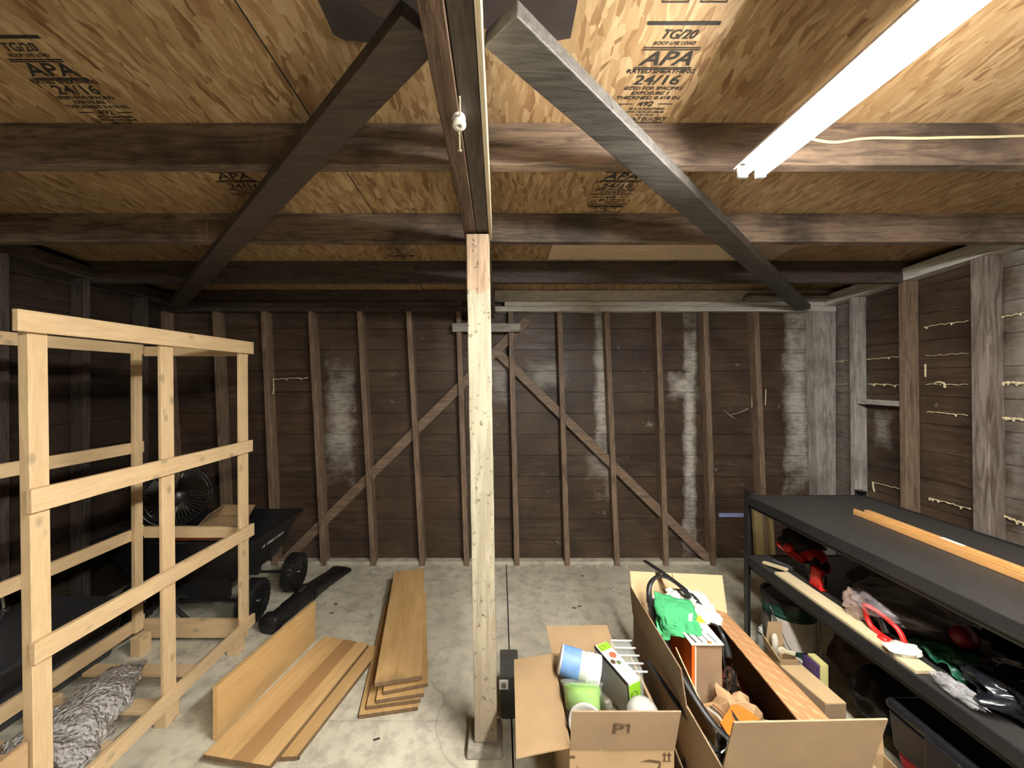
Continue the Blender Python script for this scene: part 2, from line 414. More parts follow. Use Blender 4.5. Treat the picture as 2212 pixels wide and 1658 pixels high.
for a, b in xs:
    bm = BM(); xa, xb = px(a, Yf), px(b, Yf)
    hexa(bm, [(xb-.021,Yf,0),(xb+.021,Yf,0),(xb+.021,YB-.002,0),(xb-.021,YB-.002,0),(xa-.021,Yf,PLB),(xa+.021,Yf,PLB),(xa+.021,YB-.002,PLB),(xa-.021,YB-.002,PLB)])
    mk('stud', bm, stud_wood('z'), wall_back, bevel=.003)
bm = BM(); hexa(bm, [(px(1770,Yf),Yf+.0,0),(XR-.002,Yf,0),(XR-.002,YB-.002,0),(px(1770,Yf),YB-.002,0),(px(1757,Yf),Yf,PLB),(XR-.002,Yf,PLB),(XR-.002,YB-.002,PLB),(px(1757,Yf),YB-.002,PLB)])
o = mk('corner_post', bm, grey_wood('z'), wall_back, bevel=.003)
for z0, z1, x0, x1, y0 in ((PLB, PLB+.04, -.04, XR, Yf), (PLB, PLB+.04, XL, -.045, Yf), (PLB+.042, PLB+.08, px(1090, Yf), XR, Yf+.006), (PLB+.042, PLB+.08, XL, -.3, Yf+.004)):
    bm = BM(); bx(bm, x0, x1, y0, YB-.003, z0, z1); o = mk('top_plate', bm, pale_plate('x') if x1 > 0 else dark_wood('x'), wall_back, bevel=.002)  # right plates whitewashed and paled as lit, left ones darkened as shade
for x0, x1, m_ in ((XL, -.05, dark_wood('x')), (-.045, XR, pale_plate('x'))):
    bm = BM(); bx(bm, x0, x1, 3.115, 3.155, PLB+.082, RZ(3.15)-.002); mk('rim_board', bm, m_, wall_back, bevel=.002)  # same split: pale as lit on the right, shade painted on the left
bm = BM(); bx(bm, px(1610, 3.08), XR-.1, 3.03, 3.11, PLB+.085, PLB+.11); mk('ledger', bm, grey_wood('x'), wall_back)
bm = BM(); bar(bm, (px(600, 3.15), 3.15, pz(1225, 3.15)), (px(1140, 3.15), 3.15, pz(690, 3.15)), .03, .075, side=(0, 1, 0)); mk('diagonal_brace', bm, stud_wood('x'), wall_back, bevel=.002)
bm = BM(); bar(bm, (px(1066, 3.14), 3.145, pz(752, 3.14)), (px(1532, 3.14), 3.145, pz(1208, 3.14)), .03, .07, side=(0, 1, 0)); mk('diagonal_brace', bm, stud_wood('x'), wall_back, bevel=.002)
bm = BM(); bar(bm, (px(1200, 3.14), 3.145, pz(690, 3.14)), (px(1066, 3.14), 3.145, pz(770, 3.14)), .03, .05, side=(0, 1, 0)); bm.free()
bm = BM(); bx(bm, px(978, Yf), px(1124, Yf), Yf-.03, Yf-.001, pz(717, Yf), pz(699, Yf)); mk('beam_ledger', bm, grey_wood('x'), wall_back, bevel=.002)
bm = BM(); bx(bm, XL, XR, 3.125, YB-.002, 0.0, .025); o = mk('sill_kerb', bm, M_CON, wall_back)
bm = BM(); bx(bm, px(1553, 3.18), px(1606, 3.18), 3.176, 3.187, pz(1116, 3.18), pz(1108, 3.18)); o = mk('blue_strip', bm, plain('pale_blue_strip', (.30, .34, .62), .5), wall_back); o['label'] = 'pale blue strip on the boards'  # thin pale blue strip across one bay of boards

def foam_seam(wall, p, q, r=.004, drips=2, name='foam_seam'):
    bm = BM(); n = 14; P = [Vector(p).lerp(Vector(q), i/n)+Vector((random.uniform(-.002,.002), random.uniform(-.002,.002), random.uniform(-.004,.004))) for i in range(n+1)]
    tube(bm, P, lambda t: r*(.6+.9*abs(noise.noise(Vector((t*9+p[1]*7, p[2]*5, 0))))), 6, smooth=2)
    for k in range(drips):
        a = P[random.randint(0, n)]; blob(bm, a-Vector((0, 0, .006)), (min(r*1.3, .006), min(r*1.3, .006), min(r*2, .010)), .3, 2, 8, k)
    return mk(name, bm, FOAM, wall, smooth=True)
foam_seam(wall_back, (px(592, 3.15), 3.16, pz(818, 3.15)), (px(664, 3.15), 3.16, pz(816, 3.15)), .004, 3)
foam_seam(wall_back, (px(592, 3.1), 3.095, pz(818, 3.1)), (px(591, 3.1), 3.095, pz(850, 3.1)), .005, 2)
def smear(pts, r):
    bm = BM(); tube(bm, pts, lambda t: r*(.5+math.sin(math.pi*min(1, t*1.1))*.8), 8, flat=.25, up=(0, 0, 1)); return bm
bm = smear([(px(1562, 3.18), 3.183, pz(884, 3.18)), (px(1580, 3.18), 3.183, pz(900, 3.18)), (px(1594, 3.18), 3.183, pz(906, 3.18))], .02)
tube(bm, [(px(1578, 3.18), 3.183, pz(896, 3.18)), (px(1600, 3.18), 3.183, pz(890, 3.18)), (px(1616, 3.18), 3.183, pz(882, 3.18))], .013, 8, flat=.3)
o = mk('dried_plaster', bm, plain('old_plaster', (.42, .39, .34), .8, var=.2, bump=.4), wall_back, smooth=True); o['label'] = 'pale smear of dried plaster'
for (a, y0, y1) in ((1625, 810, 880), (1654, 840, 875)):
    bm = BM(); tube(bm, [(px(a, 3.17), 3.168, pz(y0, 3.17)), (px(a-1, 3.17), 3.168, pz(y1, 3.17))], .004, 6, smooth=1); mk('wire', bm, FOAM, wall_back)

# right wall
XI = XR-SI
rp = [(2.08-.13, .09, 1.75, .95, .35), (1.85, .2, 1.7, .9, .35), (3.0, .12, 1.5, 1.2, .3), (2.72, .05, 1.15, .10, .35)]
bm = BM(); planks(bm, XR, YF, YB, RZ, 'y', out=1)
wall_right = tag(mk('wall_right', bm, wallboard_material('wall_boards_right', rp)), 'right wall of dark boards and studs', kind='structure')
PRB = lambda y: EYE+.617+.076*(2.85-y)
for i, (y1, mt) in enumerate(((2.846, 'g'), (2.49, 's'), (2.07, 'm'), (1.64, 's'), (1.23, 's'), (.82, 's'), (.41, 's'), (0, 's'), (-.41, 's'), (-.82, 's'), (-1.23, 's'), (-1.64, 's'), (-2.05, 's'))):
    bm = BM(); zt = PRB(y1); w = .042 if mt != 'm' else .075
    hexa(bm, [(XI,y1-.02,0),(XR-.002,y1-.02,0),(XR-.002,y1+w-.02,0),(XI,y1+w-.02,0),(XI,y1,zt-.003),(XR-.002,y1,zt-.003),(XR-.002,y1+w,zt-.003),(XI,y1+w,zt-.003)])
    mk('stud', bm, {'g': grey_wood, 's': stud_wood, 'm': lambda a: wood('worn_stud', (.09, .06, .045), (.36, .31, .27), a, 3, .5, 0, 1.2, .3)}[mt]('z'), wall_right, bevel=.003)
for k in (0, 1):
    bm = BM(); bx(bm, XI-.004*k, XR-.003, YF, 3.09, PRB(YF)+.041*k, PRB(YF)+.04+.041*k, PRB(3.09)-PRB(YF)); mk('top_plate', bm, pale_plate('y'), wall_right, bevel=.002)
bm = BM(); bx(bm, XI+.005, XR-.003, 2.515, 2.83, 1.325, 1.36); o = mk('blocking', bm, grey_wood('y'), wall_right, bevel=.002)
def rw(x, y, dep=.012):   # pixel to point on the right wall boards
    X = XR-dep; Y = X*FPX/(x-1080); return (X, Y, pz(y, Y))
for a, b, r, d in (((1788, 782), (1832, 778), .004, 2), ((1790, 830), (1832, 829), .003, 0), ((1872, 776), (1948, 770), .004, 1), ((1874, 829), (1950, 832), .005, 3), ((1995, 706), (2092, 692), .004, 2), ((1998, 768), (2092, 763), .002, 0),
                   ((2000, 829), (2092, 830), .003, 1), ((2002, 889), (2092, 897), .004, 1), ((1883, 1040), (1955, 1058), .004, 1), ((2008, 1075), (2098, 1100), .0055, 4), ((2160, 825), (2212, 827), .008, 3), ((2160, 902), (2212, 906), .008, 3), ((2165, 1113), (2212, 1130), .008, 3), ((2160, 685), (2212, 676), .004, 1)):
    foam_seam(wall_right, rw(*a), rw(*b), r, d)
bm = BM(); c = Vector(rw(2030, 829, .02))
tube(bm, [c+Vector((0, .03, .0)), c+Vector((-.01, 0, .012)), c+Vector((-.01, -.03, .004)), c+Vector((-.008, -.035, -.02)), c+Vector((0, -.02, -.016))], .006, 7)
mk('foam_curl', bm, FOAM, wall_right, smooth=True)
bm = BM(); c = Vector(rw(1999, 800, .02)); tube(bm, [c+Vector((0, 0, .04)), c, c-Vector((0, 0, .04))], .005, 6); mk('foam_curl', bm, FOAM, wall_right, smooth=True)
bm = BM(); c = Vector(rw(1886, 1040, .02)); tube(bm, [c, c+Vector((0, 0, -.03)), c+Vector((.004, -.005, -.07))], .006, 6); mk('foam_curl', bm, FOAM, wall_right, smooth=True)

# left wall and the wall behind the camera
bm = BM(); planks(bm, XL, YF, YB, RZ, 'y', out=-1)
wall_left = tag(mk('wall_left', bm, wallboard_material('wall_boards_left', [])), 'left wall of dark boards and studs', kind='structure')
for y1 in [2.85-.41*k for k in range(13)]:
    bm = BM(); bx(bm, XL+.002, XL+SI, y1, y1+.042, 0, PRB(y1)-.003); mk('stud', bm, dark_wood('z'), wall_left, bevel=.003)  # darker timber than the other studs, shade put into the colour
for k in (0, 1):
    bm = BM(); bx(bm, XL+.003, XL+SI, YF, 3.09, PRB(YF)+.041*k, PRB(YF)+.04+.041*k, PRB(3.09)-PRB(YF)); mk('top_plate', bm, dark_wood('y'), wall_left)  # left plates darkened in colour like the left studs, for shade
bm = BM(); planks(bm, YF, XL, XR, RZ, 'x', out=-1)
tag(mk('wall_front', bm, wallboard_material('wall_boards_front', [])), 'wall behind the viewer', kind='structure')

# ------------------------------------------------------------------ roof framing things
BZ = lambda y: 2.2008-.07*y
bt = thing('ceiling_beam', 'doubled dark timber beam running overhead to the back wall, resting on the post', 'beam', (-.095, 1.0, BZ(1.0)))
for x0, x1, mt in ((-.146, -.097, wood('brown_beam', (.045, .025, .016), (.20, .125, .08), 'y', 3, .55, 0, 1.1, .4)), (-.095, -.046, dark_wood('y'))):
    bm = BM(); y0, y1 = YF+.02, Yf-.032; z0 = BZ(y0) if x0 < -.1 else BZ(y0)+.003; bx(bm, x0, x1, y0, y1, z0, PZ(y0)-.004, -.07*(y1-y0)); mk('beam_ply', bm, mt, bt, bevel=.003)
bm = BM(); y0, y1 = YF+.05, 1.62; bx(bm, -.045, -.034, y0, y1, BZ(y0)+.001, BZ(y0)+.095, -.07*(y1-y0)); o = mk('side_strip', bm, wood('cream_strip', (.52, .42, .27), (.72, .62, .44), 'y', 4, .5), bt); o['label'] = 'cream wooden strip'
def ceiling_brace(x0, y0, x1, y1, label, light=False):
    z0, z1 = PZ(y0)-.022, PZ(y1)-.022
    bm = BM(); d = Vector((x1-x0, y1-y0, z1-z0)); bar(bm, (x0, y0, z0), (x1, y1, z1), .098, .036, side=Vector((0, 0, 1)).cross(d))
    return tag(mk('diagonal_brace', bm, dark_wood('x') if not light else wood('grey_brace', (.035, .032, .03), (.14, .13, .115), 'x', 5, .5, 0, 1.1, .5), bevel=.003), label, 'timber brace', 'diagonal braces under the roof joists')
ceiling_brace(-.16, .79, -2.52, 2.99, 'dark diagonal timber brace running to the back left corner of the roof')
ceiling_brace(-.0, .79, 2.40, 3.05, 'grey weathered diagonal timber brace running towards the back right corner', True)
ceiling_brace(-.20, .735, -1.3, -.20, 'short stub of dark diagonal brace at the top edge left of the beam')

pt = thing('support_post', 'whitewashed square timber post standing on a concrete block', 'post', (-.06, 1.585, .045))
bm = BM(); y0, y1 = 1.54, 1.63
N = 24
prev = None; rings = []
for i in range(N+1):
    t = i/N; z = .046+(2.085-.046)*t
    xa = -.056+(-.09+.056)*t; w = .046
    rings.append([bm.verts.new((xa+sx*w+random.uniform(-.0012, .0012), (y0 if sy < 0 else y1)+random.uniform(-.001, .001), z)) for sx, sy in ((-1,-1),(1,-1),(1,1),(-1,1))])
for a, b in zip(rings, rings[1:]):
    for i in range(4): bm.faces.new((a[i], a[(i+1)%4], b[(i+1)%4], b[i]))
bm.faces.new(rings[0][::-1]); bm.faces.new(rings[-1])
def post_material():
    t = NT('whitewashed_post'); v = t.coords(); sep = t.n('ShaderNodeSeparateXYZ', {0: v})
    g = t.noise(t.coords(scale=(14, 14, 1.1)), 3, 6, .65, .8); sp = t.noise(v, 38, 4, .7)
    raw = t.ramp(g, [(.3, (.30, .20, .125)), (.7, (.56, .42, .29))])
    wh = t.ramp(g, [(.25, (.26, .235, .16)), (.6, (.46, .43, .31))])
    m = t.math('MULTIPLY', t.math('LESS_THAN', t.math('ADD', sep.outputs[2], t.math('MULTIPLY', t.noise(v, 12, 3), .12)), 1.87), 1.0)
    wear = t.ramp(t.math('ADD', t.noise(v, 9, 6, .7), t.math('MULTIPLY', sep.outputs[2], .22)), [(.38, 0.0), (.66, 1.0)])
    col = t.mix(t.math('MULTIPLY', m, t.math('ADD', .35, t.math('MULTIPLY', wear, .65))), raw, wh)
    low = t.ramp(t.math('ADD', sep.outputs[2], t.math('MULTIPLY', t.noise(v, 7, 4), .3)), [(.2, .65), (.75, 0.0)])
    col = t.mix(low, col, (.22, .175, .13))
    col = t.mix(t.ramp(sp, [(.60, 0.0), (.66, .8)]), col, (.09, .06, .04))
    t.base(col, .7); t.bump(g, .3, .003); return t.m
mk('post_timber', bm, post_material(), pt, bevel=.004)
bm = BM(); hexa(bm, [(-.135,1.515,0),(.012,1.515,0),(.012,1.665,0),(-.135,1.665,0),(-.128,1.52,.045),(.006,1.52,.045),(.006,1.66,.045),(-.128,1.66,.045)])
tag(mk('footing_block', bm, plain('rough_concrete', (.30, .275, .23), .9, var=.4, bump=.8, scale=25), bevel=.008), 'rough concrete footing block under the centre post', 'footing block')

# porcelain knob insulator on the beam
it = thing('wire_insulator', 'white porcelain knob insulator nailed under the centre beam', 'insulator', (-.105, .93, BZ(.93)-.02))
c = Vector((-.100, .93, BZ(.93)-.001)); dn = Vector((.1, -.3, -1)).normalized()
bm = BM(); lathe(bm, [(.006, 0), (.015, 0), (.0165, .003), (.0165, .011), (.0145, .013), (.0145, .016), (.0165, .018), (.0165, .026), (.014, .029), (.006, .029), (.005, .02)], c, dn, 24)
mk('knob', bm, plain('porcelain', (.74, .71, .64), .25, var=.06), it, smooth=True, bevel=0)
bm = BM(); tube(bm, [c+Vector((.004, -.005, -.012)), c+Vector((.010, -.07, -.002))], .0022, 6, smooth=1); mk('nail', bm, FOAM, it)
bm = BM(); tube(bm, [c+Vector((0, .01, -.03)), c+Vector((-.008, .105, -.018))], .0024, 6, smooth=1); lathe(bm, [(.004, 0), (.006, .002), (.004, .004)], c+Vector((-.008, .105, -.02)), (0, 0, 1), 8); mk('nail', bm, FOAM, it)
bm = BM(); tube(bm, [(px(447, 1.87), 1.872, pz(480, 1.87)), (px(447, 1.87), 1.87, pz(517, 1.87))], .003, 6, smooth=1)
tag(mk('bent_nail', bm, STEEL), 'bright nail sticking from the second roof joist at the left', 'nail')

# ------------------------------------------------------------------ shop light
LX, LZ = .757, EYE+.605
def shop_light(x, y0, y1, z, label):
    t = thing('shop_light', label, 'ceiling light', (x, (y0+y1)/2, z), None)
    white = plain('white_enamel', (.75, .77, .78), .35, var=.03)
    bm = BM()
    prof = [(-.050, .033), (-.03, .058), (.03, .058), (.050, .033), (.047, .031), (.026, .050), (-.026, .050), (-.047, .031)]
    R = [[bm.verts.new((x+a, y, z+b)) for a, b in prof] for y in (y0, y1)]
    for k in range(8): bm.faces.new((R[0][k], R[0][(k+1)%8], R[1][(k+1)%8], R[1][k]))
    for r in R: bm.faces.new(r)
    mk('housing', bm, white, t)
    for s in (-1, 1):
        bm = BM(); lathe(bm, [(.0125, 0), (.013, .004), (.013, y1-y0-.034), (.0125, y1-y0-.03)], (x+s*.027, y0+.015, z+.016), (0, 1, 0), 16)
        em = MAT.get('led_tube')
        if not em:
            n = NT('led_tube'); n.base((.9, .9, .9), .4); n.b.inputs['Emission Color'].default_value = C4(LAMP_COLOR); n.b.inputs['Emission Strength'].default_value = LAMP_STRENGTH
            em = MAT['led_tube'] = n.m
        mk('led_tube', bm, em, t, smooth=True)
        for yy in (y0, y1-.014):
            bm = BM(); bx(bm, x+s*.027-.014, x+s*.027+.014, yy, yy+.014, z+.002, z+.036); mk('end_cap', bm, white, t, bevel=.003)
    for yy in ((.695, .085) if y1 > 0 else (-.525-.02, -1.135-.0)):
        bm = BM()
        tube(bm, [(x, yy, z+.055), (x, yy, max(z+.06, PZ(yy)+.002))], .0025, 6, smooth=1); mk('hanger_wire', bm, STEEL, t)
    return t
shop_light(LX, -.05, 1.165, LZ, 'twin tube LED shop light glowing under the roof at upper right')
shop_light(LX, -1.75, -.535, LZ+.09, 'added twin tube LED light, unseen behind the viewer, for more even brightness')  # unseen extra fixture, added to brighten floor and back wall evenly
# cable on the joist
bm = BM()
pts = [(px(x, 1.28), 1.277, pz(y, 1.28)) for x, y in ((1700, 268), (1740, 296), (1775, 306), (1810, 308), (1850, 302), (1900, 299), (1980, 300), (2060, 298), (2140, 297), (2212, 295), (2300, 296))]
tube(bm, pts, .0045, 8)
tag(mk('power_cable', bm, plain('cream_cable', (.74, .66, .42), .5, var=.05), smooth=True), 'cream power cable stapled along the roof joist beside the light', 'cable')

# ------------------------------------------------------------------ slatted crate at the left
cr = thing('slatted_crate', 'tall open crate frame of pale pine slats standing at the left', 'crate', (-1.7, 1.7, 0))
def lean(y, z): return -.015*(z/1.7)*(1.0+(1.7-y)*1.1)
def cpost(x0, x1, y0, y1, z1=1.66, z0=.10):
    bm = BM(); a, b = lean(y0, z0), lean(y0, z1)
    hexa(bm, [(x0+a,y0,z0),(x1+a,y0,z0),(x1+a,y1,z0),(x0+a,y1,z0),(x0+b,y0,z1),(x1+b,y0,z1),(x1+b,y1,z1),(x0+b,y1,z1)])
    mk('post', bm, pine('z'), cr, bevel=.002)
cpost(-1.462, -1.43, 1.183, 1.236); cpost(-1.446, -1.43, 1.640, 1.703); cpost(-1.446, -1.43, 2.125, 2.195)
cpost(-2.03, -2.006, 2.12, 2.166); cpost(-2.03, -2.006, 1.182, 1.245)
def cslat(x, y0, y1, z0a, z1a, z0b, z1b, t=.018, m=None):
    bm = BM()
    hexa(bm, [(x+lean(y0,z0a),y0,z0a),(x+t+lean(y0,z0a),y0,z0a),(x+t+lean(y1,z0b),y1,z0b),(x+lean(y1,z0b),y1,z0b),
              (x+lean(y0,z1a),y0,z1a),(x+t+lean(y0,z1a),y0,z1a),(x+t+lean(y1,z1b),y1,z1b),(x+lean(y1,z1b),y1,z1b)])
    mk('slat', bm, m or pine('y'), cr, bevel=.0015)
cslat(-1.429, 1.145, 2.215, 1.646, 1.712, 1.648, 1.716)
cslat(-1.429, 1.172, 2.205, 1.092, 1.165, 1.092, 1.156)
cslat(-1.429, 1.175, 2.215, .628, .694, .608, .676)
cslat(-1.429, 1.10, 2.22, .095, .165, .10, .155)
cslat(-2.048, 1.10, 2.20, 1.645, 1.70, 1.645, 1.70); cslat(-2.048, 1.15, 2.20, 1.10, 1.16, 1.09, 1.15)
cslat(-2.048, 1.15, 2.20, .61, .67, .61, .67); cslat(-2.048, 1.10, 2.20, .10, .17, .095, .165)
for z0, z1 in ((1.635, 1.69), (.60, .662), (.03, .135)):
    bm = BM(); bx(bm, -2.03, -1.445, 2.192, 2.21, z0, z1); mk('slat', bm, pine('x'), cr, bevel=.0015)
for y0, y1 in ((1.84, 1.905), (1.63, 1.70), (1.43, 1.50)):
    bm = BM(); bx(bm, -2.00, -1.445, y0, y1, .078, .095); mk('floor_slat', bm, pine('x'), cr, bevel=.0015)
for x, y in ((-1.46, 2.10), (-1.975, 2.09), (-1.465, 1.665), (-1.985, 1.665), (-1.465, 1.2), (-1.985, 1.2)):
    bm = BM(); bx(bm, x-.025, x+.028, y-.01, y+.06, 0, .099); mk('foot', bm, pine('y'), cr, bevel=.002)

pb = thing('plywood_box', 'pale plywood box with a raised rim at the lower left corner before the crate', 'wooden box', (-1.7, 1.0, 0))
PLY = wood('pale_plywood', (.46, .30, .15), (.60, .42, .23), 'y', 3, .6, 0, .8, .1)
bm = BM(); bx(bm, -1.98, -1.452, .72, 1.16, 0, .372); mk('box_body', bm, PLY, pb, bevel=.002)
for v in ((-1.452, -1.436, .70, 1.172), (-1.996, -1.981, .70, 1.172)):
    bm = BM(); bx(bm, *v, 0, .40); mk('side_panel', bm, PLY, pb, bevel=.002)

# bubble wrap inside the crate
bm = BM()
def wrap(u, v):
    ax0, ax1 = Vector((-1.84, 1.90, .05)), Vector((-1.60, 1.28, .12)); p = ax0.lerp(ax1, u); a = 2*math.pi*v
    r = .045+.085*math.sin(math.pi*min(1, u*.62+.05))
    r *= 1+.28*noise.noise(Vector((u*9, math.cos(a)*1.6, math.sin(a)*1.6)))+.10*noise.noise(Vector((u*30, math.cos(a)*6, math.sin(a)*6)))
    side = Vector((.93, .36, 0))
    q = p+side*math.cos(a)*r*1.15+Vector((0, 0, 1))*math.sin(a)*r*.9
    q.z = max(q.z, .100); return q
grid(bm, wrap, 70, 48)
t = NT('bubble_film'); v = t.coords()
vo = t.n('ShaderNodeTexVoronoi', {'Vector': v, 'Scale': 75.0}, feature='SMOOTH_F1').outputs['Distance']
t.base((.92, .90, .88), .22, .15); t.b.inputs['Alpha'].default_value = .62; t.b.inputs['Coat Roughness'].default_value = .12; t.b.inputs['Coat Weight'].default_value = 1.0; t.b.inputs['Specular IOR Level'].default_value = 1.0
t.bump(t.math('ADD', t.ramp(vo, [(.1, 1.0), (.6, 0.0)]), t.math('MULTIPLY', t.noise(v, 26, 4, .65), 3.0)), 1.0, .012)
BUB = t.m
tag(mk('bubble_wrap', bm, BUB, smooth=True), 'shiny crumpled roll of bubble wrap lying inside the crate', 'bubble wrap')

# dark tote and steel tube at the far left
tb = thing('storage_tote', 'dark grey plastic tote in the shadow at the left behind the crate', 'tote', (-2.36, 1.9, 0))
GREYP = plain('dark_grey_plastic', (.045, .047, .05), .35, var=.2)
bm = BM(); hexa(bm, [(-2.52,1.62,0),(-2.12,1.62,0),(-2.12,2.1,0),(-2.52,2.1,0),(-2.56,1.58,.26),(-2.08,1.58,.26),(-2.08,2.14,.26),(-2.56,2.14,.26)]); mk('tub', bm, GREYP, tb, bevel=.01)
bm = BM(); bx(bm, -2.58, -2.06, 1.56, 2.16, .261, .29); mk('lid', bm, GREYP, tb, bevel=.008)
bm = BM(); tube(bm, [(-2.44, 1.86, .60), (-2.42, 1.86, .50), (-2.40, 1.86, .40), (-2.43, 1.86, .32), (-2.50, 1.86, .302)], .008, 8)
tag(mk('steel_tube', bm, STEEL, smooth=True), 'bent bright steel tube standing on the dark tote at the left edge', 'tube')

# ------------------------------------------------------------------ dump cart
ct = thing('dump_cart', 'black poly dump cart with chunky tyres parked by the back wall', 'garden cart', (-1.9, 2.55, 0))
CARTB = plain('cart_black_poly', (.010, .011, .014), .35, var=.2)
def ring(x0, x1, y0, y1, z): return [(x0, y0, z), (x1, y0, z), (x1, y1, z), (x0, y1, z)]
bm = BM()
R = [ring(-2.28, -1.58, 2.38, 2.74, .27), ring(-2.40, -1.475, 2.28, 2.83, .53), ring(-2.42, -1.455, 2.26, 2.85, .53), ring(-2.42, -1.455, 2.26, 2.85, .548), ring(-2.39, -1.485, 2.29, 2.82, .548), ring(-2.27, -1.59, 2.39, 2.73, .282)]
V = [[bm.verts.new(p) for p in r] for r in R]
for a, b in zip(V, V[1:]):
    for k in range(4): bm.faces.new((a[k], a[(k+1)%4], b[(k+1)%4], b[k]))
bm.faces.new(V[0][::-1]); bm.faces.new(V[-1])
mk('tub', bm, CARTB, ct, bevel=.006)
def wheel(x, y, parent):
    r = .125
    bm = BM(); prof = [(r*.55, -.040), (r*.80, -.045), (r*.95, -.036), (r, -.015), (r, .015), (r*.95, .036), (r*.80, .045), (r*.55, .040)]
    lathe(bm, prof, (x, y, r), (1, 0, 0), 36, closed=True)
    for k in range(26):
        a = 2*math.pi*k/26
        for s in (-1, 1):
            c = Vector((x+s*.020, y+math.cos(a+s*.06)*r*.99, r+math.sin(a+s*.06)*r*.99)); bar(bm, c-Vector((.014, 0, 0)), c+Vector((.014, 0, 0)), .016, .008, side=(0, -math.sin(a), math.cos(a)))
    w = mk('tyre', bm, RUBBER, parent, smooth=False)
    bm = BM(); lathe(bm, [(r*.56, -.03), (r*.5, -.012), (r*.2, -.01), (r*.2, -.03), (r*.2, .03), (r*.22, .034), (r*.24, .012), (r*.5, .016), (r*.56, .034)], (x, y, r), (1, 0, 0), 28)
    mk('wheel_rim', bm, plain('rim_black', (.03, .03, .032), .3, .5), w, smooth=True)
    bm = BM(); lathe(bm, [(.012, 0), (.012, .008), (.006, .012)], (x+.034, y, r), (1, 0, 0), 12); mk('hub_cap', bm, STEEL, w)
for x in (-1.475, -2.25):
    for y in (2.40, 2.76): wheel(x-.065 if y < 2.5 and x > -2 else x, y, ct)
for y in (2.40, 2.76):
    bm = BM(); tube(bm, [(-2.20, y, .125), (-1.56, y, .125)], .009, 8, smooth=1); mk('axle', bm, BLACKM, ct)
bm = BM(); bx(bm, -2.15, -1.7, 2.40, 2.44, .13, .268); bx(bm, -2.15, -1.7, 2.70, 2.74, .13, .268); bx(bm, -2.0, -1.85, 2.44, 2.70, .2, .25); mk('frame', bm, BLACKM, ct, bevel=.003)
bm = BM(); tube(bm, [(-1.93, 2.38, .16), (-1.93, 2.31, .20), (-1.90, 2.25, .17), (-1.75, 2.235, .06), (-1.68, 2.235, .03)], .012, 8); mk('pull_handle', bm, BLACKM, ct, smooth=True)
for yy in (2.42, 2.55, 2.7):
    for zz in (.5,):
        bm = BM(); lathe(bm, [(.007, 0), (.007, .003), (.003, .005)], (-1.4935, yy, zz), (1, 0, -.4), 10); mk('rivet', bm, STEEL, ct)
tdir = Vector((0, 1, 0)); nrm = Vector((1, 0, -.40)).normalized(); up = nrm.cross(tdir)*1
o0 = Vector((-1.519+.0015, 2.582, .425))
m4 = frame4(o0, tdir, up if up.z > 0 else -up)
b = text_bm([('GORILLA CARTS', .012, 0, .030, .0, .86)], m4)
for tri in (((-.130, 0), (-.100, 0), (-.115, .028)),):
    p = [m4 @ Vector((x, y, .0004)) for x, y in tri]; b.faces.new([b.verts.new(q) for q in p])
mk('cart_lettering', b, PAPER, ct)
# fan, carton and orange bar in the cart
fa = thing('drum_fan', 'round wire cage fan standing in the black cart', 'fan', (-2.16, 2.6, .285))
FANM = plain('fan_dark_metal', (.05, .052, .052), .35, .7)
fc = Vector((-2.17, 2.58, .72)); fx = Vector((.45, -.88, .12)).normalized(); fs = fx.orthogonal().normalized(); fu = fx.cross(fs)
bm = BM()
for s in (-.05, .05):
    bmr = [fc+fx*s+(fs*math.cos(a)+fu*math.sin(a))*.185 for a in [2*math.pi*k/40 for k in range(41)]]; tube(bm, bmr, .005, 6, smooth=1)
mk('cage_hoop', bm, FANM, fa, smooth=True)
bm = BM()
for k in range(44):
    a = 2*math.pi*k/44; d = fs*math.cos(a)+fu*math.sin(a); d2 = fs*math.cos(a+.25)+fu*math.sin(a+.25)
    tube(bm, [fc+fx*.08+d2*.05, fc+fx*.075+d*.12, fc+fx*.052+d*.183, fc-fx*.05+d*.183, fc-fx*.08+d*.10, fc-fx*.085+d*.04], .0018, 4, smooth=2)
mk('cage_wires', bm, plain('cage_wire', (.24, .23, .20), .3, .8), fa)
bm = BM(); lathe(bm, [(.05, 0), (.055, .01), (.04, .02), (.01, .022)], fc+fx*.075, fx, 20); mk('badge', bm, FANM, fa, smooth=True)
bm = BM(); lathe(bm, [(.045, -.02), (.05, .01), (.05, .09), (.03, .11)], fc-fx*.17, fx, 20); mk('motor', bm, FANM, fa, smooth=True)
bm = BM()
for k in range(4):
    a = 2*math.pi*k/4+.4; d = fs*math.cos(a)+fu*math.sin(a); e = fx.cross(d)
    q = [fc+d*.03-e*.02-fx*.01, fc+d*.165-e*.055-fx*.02, fc+d*.17+e*.05+fx*.02, fc+d*.03+e*.02+fx*.01]; slab(bm, *q, .002)
mk('fan_blades', bm, FANM, fa)
bm = BM(); tube(bm, [(-2.02, 2.52, .30), (-2.02, 2.55, .50), fc+fs*.19, fc+fs*.19+Vector((0, 0, .02))], .009, 8); tube(bm, [(-2.02, 2.52, .30), (-2.2, 2.5, .30), (-2.24, 2.52, .30), (-2.24, 2.7, .30), (-2.02, 2.7, .30)], .009, 8, smooth=1); mk('stand', bm, FANM, fa, smooth=True)

